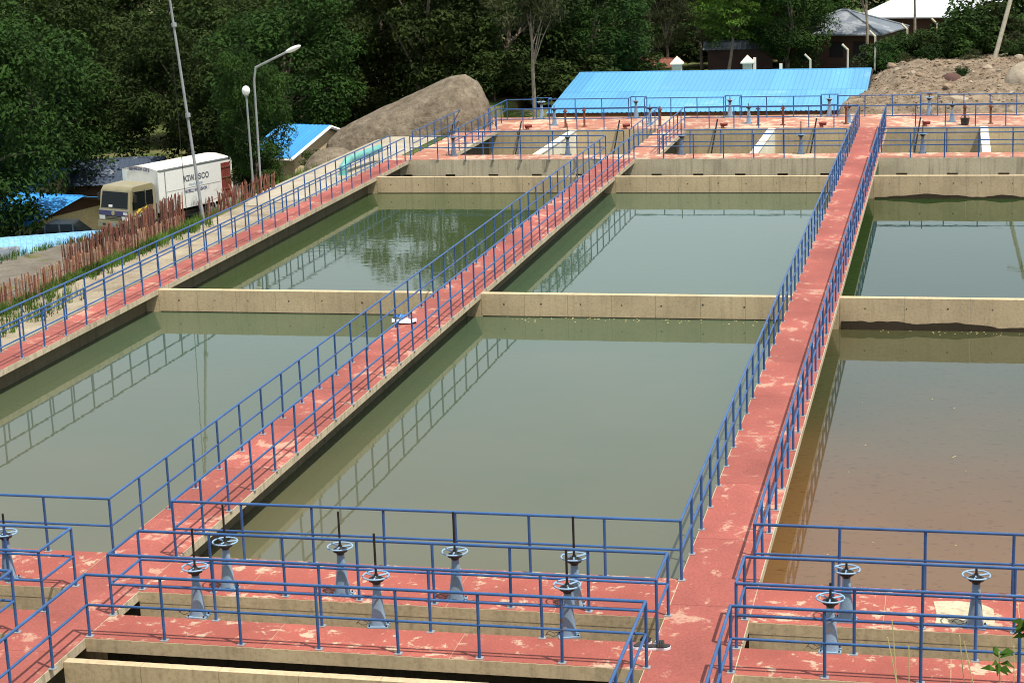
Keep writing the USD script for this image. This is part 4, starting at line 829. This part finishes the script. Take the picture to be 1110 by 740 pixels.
broad = make_tree('broadleaf_tree', 2, M['leaf_mid'], M['bark'], (4.2, 4.2, 5.2), 5.9, 68, 310, .28, 1.28, shell=.14, lobes=8)
airy = make_tree('airy_tree', 3, M['leaf_light'], M['barkpale'], (2.6, 2.6, 4.6), 6.3, 150, 70, .24, .6, .3, .5, .13, .6)
olive = make_tree('gum_tree', 4, M['leaf_olive'], M['barkpale'], (2.3, 2.3, 5.2), 7.0, 120, 60, .26, .6, .25, .9, .14, .6)
tall = make_tree('tall_tree', 9, M['leaf_olive'], M['barkpale'], (2.3, 2.0, 1.7), 6.0, 50, 60, .26, .6, .3, .8, .12, .6)
bush = make_tree('bush', 5, M['leaf_mid'], M['bark'], (1.1, 1.1, .9), .85, 60, 60, .17, .34, .45, 0, .04, .5)
dbush = make_tree('dark_bush', 6, M['leaf_mango'], M['bark'], (1.2, 1.2, .95), .85, 60, 60, .17, .34, .4, 0, .04, .5)
shrub = make_tree('pale_bush', 7, M['leaf_olive'], M['bark'], (1.1, 1.1, .9), .8, 55, 50, .15, .36, .3, .3, .03, .5)
first = {}
def tree(kind, label, x, y, sc, rz, **k):
    f_ = kind not in first; first[kind] = 1
    return place(kind_map[kind], f_, label, x, y, sc, rz, **k)
kind_map = {'mango': mango, 'broad': broad, 'airy': airy, 'olive': olive, 'tall': tall, 'bush': bush, 'dbush': dbush, 'shrub': shrub}
tree('broad', 'dark leafy tree at the left edge in front of the lower roofs', -49.0, 88.0, 1.12, 10, sz=1.28)
tree('broad', 'green tree at the left edge above the lower blue roofs', -52.5, 101, 1.12, 75)
tree('mango', 'large dark mango tree behind the truck, left one', -46.0, 110, 1.12, 40)
tree('mango', 'large dark mango tree right behind the truck box', -40.5, 104.5, 1.05, 120)
tree('broad', 'broad green tree right of the truck beside the lamp posts', -35.2, 98.0, .95, 200)
tree('mango', 'shaded mango tree left of the small blue shed', -33.8, 110, 1.15, 290)
tree('mango', 'dark mango tree behind the huge boulder, left of centre', -29.5, 104.5, 1.10, 15)
tree('mango', 'dark mango tree directly behind the huge boulder', -24.6, 106, 1.0, 95)
tree('broad', 'broad green tree at the left end of the big blue roof', -20.4, 110, .80, 160, sz=.66)
tree('broad', 'green leafed tree behind the left end of the big blue roof', -24.0, 116, .9, 60)
for i, (x, y, s) in enumerate(((-62, 128, 1.3), (-53, 132, 1.3), (-44, 122, 1.3), (-37, 124, 1.3), (-30, 122, 1.15), (-23, 128, 1.0))):
    tree('mango', f'{ORD[i]} tree from the left in the dark back row of trees', x, y, s, 47 * i, group='dark back row of trees')
tree('olive', 'thin dusky gum tree left of the gate pillars', -17.6, 119, .9, 0, sz=.66)
tree('olive', 'thin dusky gum tree right beside the left gate pillar', -15.6, 121, .95, 80, sz=.7)
tree('olive', 'dusky gum tree behind the left shack', -20.0, 127, 1.15, 140, sz=.75)
tree('airy', 'bright green feathery tree between the gate pillars', -13.7, 117.5, 1.0, 0, sz=.72)
tree('airy', 'bright feathery tree just right of the middle of the gate', -12.3, 120, 1.0, 130, sz=.74)
tree('broad', 'dark green tree behind the right gate pillar', -10.0, 119, .66, 20, sz=.66)
tree('broad', 'dark green tree left of the brown house', -11.0, 125, .70, 110, sz=.74)
tree('tall', 'tree overhanging the grey roof of the brown house', -5.3, 121.5, 1.0, 40, dz=.6)
tree('tall', 'slender pale trunked tree at the left end of the big blue roof', -21.7, 98.5, 1.05, 200)
for i, (x, y) in enumerate(((-22.4, 103), (-20.2, 106.5), (-24.4, 101), (-18.4, 112), (-48, 121), (-43.5, 116))):
    tree('dbush', f'{ORD[i]} shaded bush from the near end below the dark mango trees', x, y, 1.9, 50 * i, cat_='bush', group='shaded bushes below the mango trees', sz=1.5)
tree('tall', 'thin tree in front of the white roofed house', -2.4, 122.5, .8, 170, dz=.9)
tree('broad', 'small green tree hiding the left end of the small blue shed', -31.75, 83.2, .41, 33, sz=.66)
tree('mango', 'tree high in the top left corner behind the lawn', -57.5, 113, 1.25, 100)
for i, (x, y, s) in enumerate(((-26, 144, 1.15), (-18, 144, 1.1), (-11, 142, 1.1), (-3, 152, 1.3), (5, 150, 1.3), (11, 142, 1.3))):
    tree(['broad', 'mango'][i % 2], f'{ORD[i]} tree from the left in the far row on the right', x, y, s, 61 * i, group='far row of trees on the right', sz=s * .72)
for i, (x, y, s) in enumerate(((-72, 142, 1.4), (-63, 146, 1.45), (-54, 143, 1.4), (-46, 140, 1.35))):
    tree('mango', f'{ORD[i]} tree from the left in the furthest row above the lawn', x, y, s, 71 * i, group='furthest trees above the lawn')
for i, (x, y) in enumerate(((-29, 121), (-25, 123), (-21.5, 122), (-18.3, 124.5), (-15.2, 126), (-12.0, 127), (-9.4, 128), (-16.5, 131), (-13.5, 131), (-10.5, 132), (-19.5, 133))):
    tree('dbush', f'{ORD[i]} dark understorey bush from the left behind the big blue roof', x, y, 2.1, 33 * i, cat_='bush', group='understorey bushes behind the blue roof', sz=1.7)
rg = rngf(77)
B = [(-3.6, 108.8), (-4.2, 109.4), (-3.1, 107.6), (-2.8, 106.6), (-2.2, 107.6), (-1.4, 106.4), (-.6, 107.2), (.2, 106.2), (1.0, 107.2), (1.8, 108.4), (2.8, 107.8), (3.7, 109), (-2.6, 110), (-1.0, 110.4), (.5, 110.6), (2.0, 111.5), (3.6, 112.5), (4.6, 110.5), (4.8, 107.5), (1.4, 109.6)]
for i, (x, y) in enumerate(B):
    kk = ['bush', 'dbush', 'shrub', 'bush'][i % 4]
    tree(kk, f'bush on the crest of the rubble bank, number {i + 1} from the house' if False else ('green bush in the thicket along the bank crest', 'dark bush in the thicket along the bank crest', 'dusty olive bush in the thicket along the bank crest', 'green bush in the thicket along the bank crest')[i % 4], x, y, rg.uniform(.8, 1.25) * (1.25 if y > 109 else 1) * (1.55 if x > .8 else 1), rg.uniform(0, 360), cat_='bush', group=('green bushes on the bank crest', 'dark bushes on the bank crest', 'olive bushes on the bank crest', 'green bushes on the bank crest')[i % 4], dz=.05)
for i, (x, y, s_) in enumerate(((-2.4, 104.6, .55), (-1.2, 104.9, .7), (.9, 104.4, .6), (3.2, 104.2, .8), (4.6, 103.0, .9), (-3.3, 105.2, .7), (1.6, 101.6, .35), (-1.7, 100.4, .28), (2.9, 99.8, .3))):
    tree(['shrub', 'bush'][i % 2], f'{ORD[i]} low scrubby shrub in front of the thicket on the rubble bank', x, y, s_, 40 * i, cat_='bush', group='low scrub on the rubble bank', dz=.1)
tree('bush', 'small green tuft growing half way up the rubble bank', .45, 98.2, .42, 0, cat_='bush', dz=.3)
tree('bush', 'bush under the shed eave at the gable', -29.5, 84.9, .55, 30, cat_='bush', dz=.2)
tree('dbush', 'dark bush left of the small shed', -33.2, 86.5, 1.2, 30, cat_='bush', dz=.5)
tree('dbush', 'dark bush behind the stake fence end', -29.6, 79.0, .6, 80, cat_='bush')
tree('bush', 'yellowish garden bush on the lawn behind the lower roofs', -55.5, 113, .9, 80, cat_='bush')
tree('bush', 'round topped garden shrub on the lawn by the outbuilding', -50.5, 109, .9, 10, cat_='bush')
# grass tufts
def tufts(name, pts, label, seed, h=.28, n=9):
    rg = rngf(seed); P = np.repeat(np.array(pts), n, axis=0); m = len(P); a = rg.uniform(0, 2 * np.pi, m); P = P + np.c_[rg.normal(0, .07, (m, 2)), np.zeros(m)]
    L = h * rg.uniform(.5, 1.3, m); w = .014; dx, dy = np.cos(a), np.sin(a); ln = rg.uniform(.1, .5, m) * L
    v = np.stack([P + np.c_[-dy * w, dx * w, 0 * a], P + np.c_[dy * w, -dx * w, 0 * a], P + np.c_[dx * ln + dy * w * .3, dy * ln - dx * w * .3, L], P + np.c_[dx * ln - dy * w * .3, dy * ln + dx * w * .3, L]], 1).reshape(-1, 3); b = np.arange(m) * 4
    tag(obj(name, (v, np.c_[b, b + 1, b + 2, b + 3]), M['grass']), label, 'grass', kind='stuff')
rg = rngf(12); pts = []
for k in range(950):
    y = 38 + 24 * rg.random() ** 1.5; x = -25.85 + rg.normal(0, .22) - .25 * (y < 52)
    if y < 50 and rg.random() < .5: x = rg.uniform(-26.2, -24.3)
    pts.append((x, y, float(terr(np.array(x), np.array(y)))))
for k in range(700):
    y = rg.uniform(64, 86); x = rg.choice([-35.4, -39.3 - min(6, max(0, (82 - y) * .3))]) + rg.normal(0, .3); pts.append((x, y, float(terr(np.array(x), np.array(y)))))
for k in range(500):
    y = rg.uniform(50, 80); x = rg.uniform(-35, -27); pts.append((x, y, float(terr(np.array(x), np.array(y)))))
tufts('grass', pts, 'rough green grass along the stake fence and road edge', 13)
# weeds close to the camera, rising from the bank it stands on
def camp(px, py, dist):
    d = fwd * FPX + (px - 555) * rt - (py - 370) * up; d = d / np.linalg.norm(d); return np.array([0, 0, CAM_H]) + d * dist
def stalk(name, label, px, tip, dist, lean):
    p1 = camp(tip[0], tip[1], dist); p0 = p1 + np.array([lean, .1, -1.7]); p0[2] = min(p0[2], float(terr(np.array(p0[0]), np.array(p0[1]))) + .0)
    mid = (p0 + p1) / 2 + np.array([.02, 0, .04]); t = thing(name, label, 'weed'); obj('stem', tube([p0, mid, p1], .0026, 5), M['straw'], t); return t, p1
for i, (tx, ty, ln) in enumerate(((962, 690, .35), (967, 672, .12), (1040, 688, .18), (1045, 695, .4), (1099, 700, .02), (985, 700, .0))):
    stalk('dry_grass_stalk', ['dry grass stalk leaning left near the lower right corner', 'thin dry stalk before the front right rail', 'pale dry stalk beside the leafy sprig', 'dry stalk slanting across the right rail post', 'upright dry stalk at the right picture edge', 'short dry stalk left of the right valve'][i], None, (tx, ty), 9.0, ln)
def sprig(px, py, dist, n, size, seed, label):
    rg = rngf(seed); t, p1 = stalk('leafy_weed', label, None, (px, py), dist, .05)
    for k in range(n):
        a = rg.uniform(0, 2 * np.pi); el = rg.uniform(-.5, .5); d = np.array([math.cos(a) * math.cos(el), math.sin(a) * math.cos(el), math.sin(el)]); s_ = np.cross(d, [0, 0, 1]); s_ /= np.linalg.norm(s_); L = size * rg.uniform(.7, 1.2); o = p1 - [0, 0, rg.uniform(0, size * 1.2)]
        v = np.array([o, o + d * L * .35 + s_ * L * .2 + [0, 0, .2 * L * .1], o + d * L - [0, 0, .15 * L], o + d * L * .35 - s_ * L * .2 + [0, 0, .2 * L * .1], o + d * L * .5 + [0, 0, .02]])
        obj('leaf', trimesh.Trimesh(v, [[0, 1, 4], [1, 2, 4], [2, 3, 4], [3, 0, 4]], process=False), M['leaf_light'], t)
sprig(1083, 706, 8.0, 11, .075, 3, 'bright green leafy sprig tip in the lower right corner')
sprig(1114, 672, 8.0, 24, .062, 4, 'leafy green weed cut by the right picture edge')
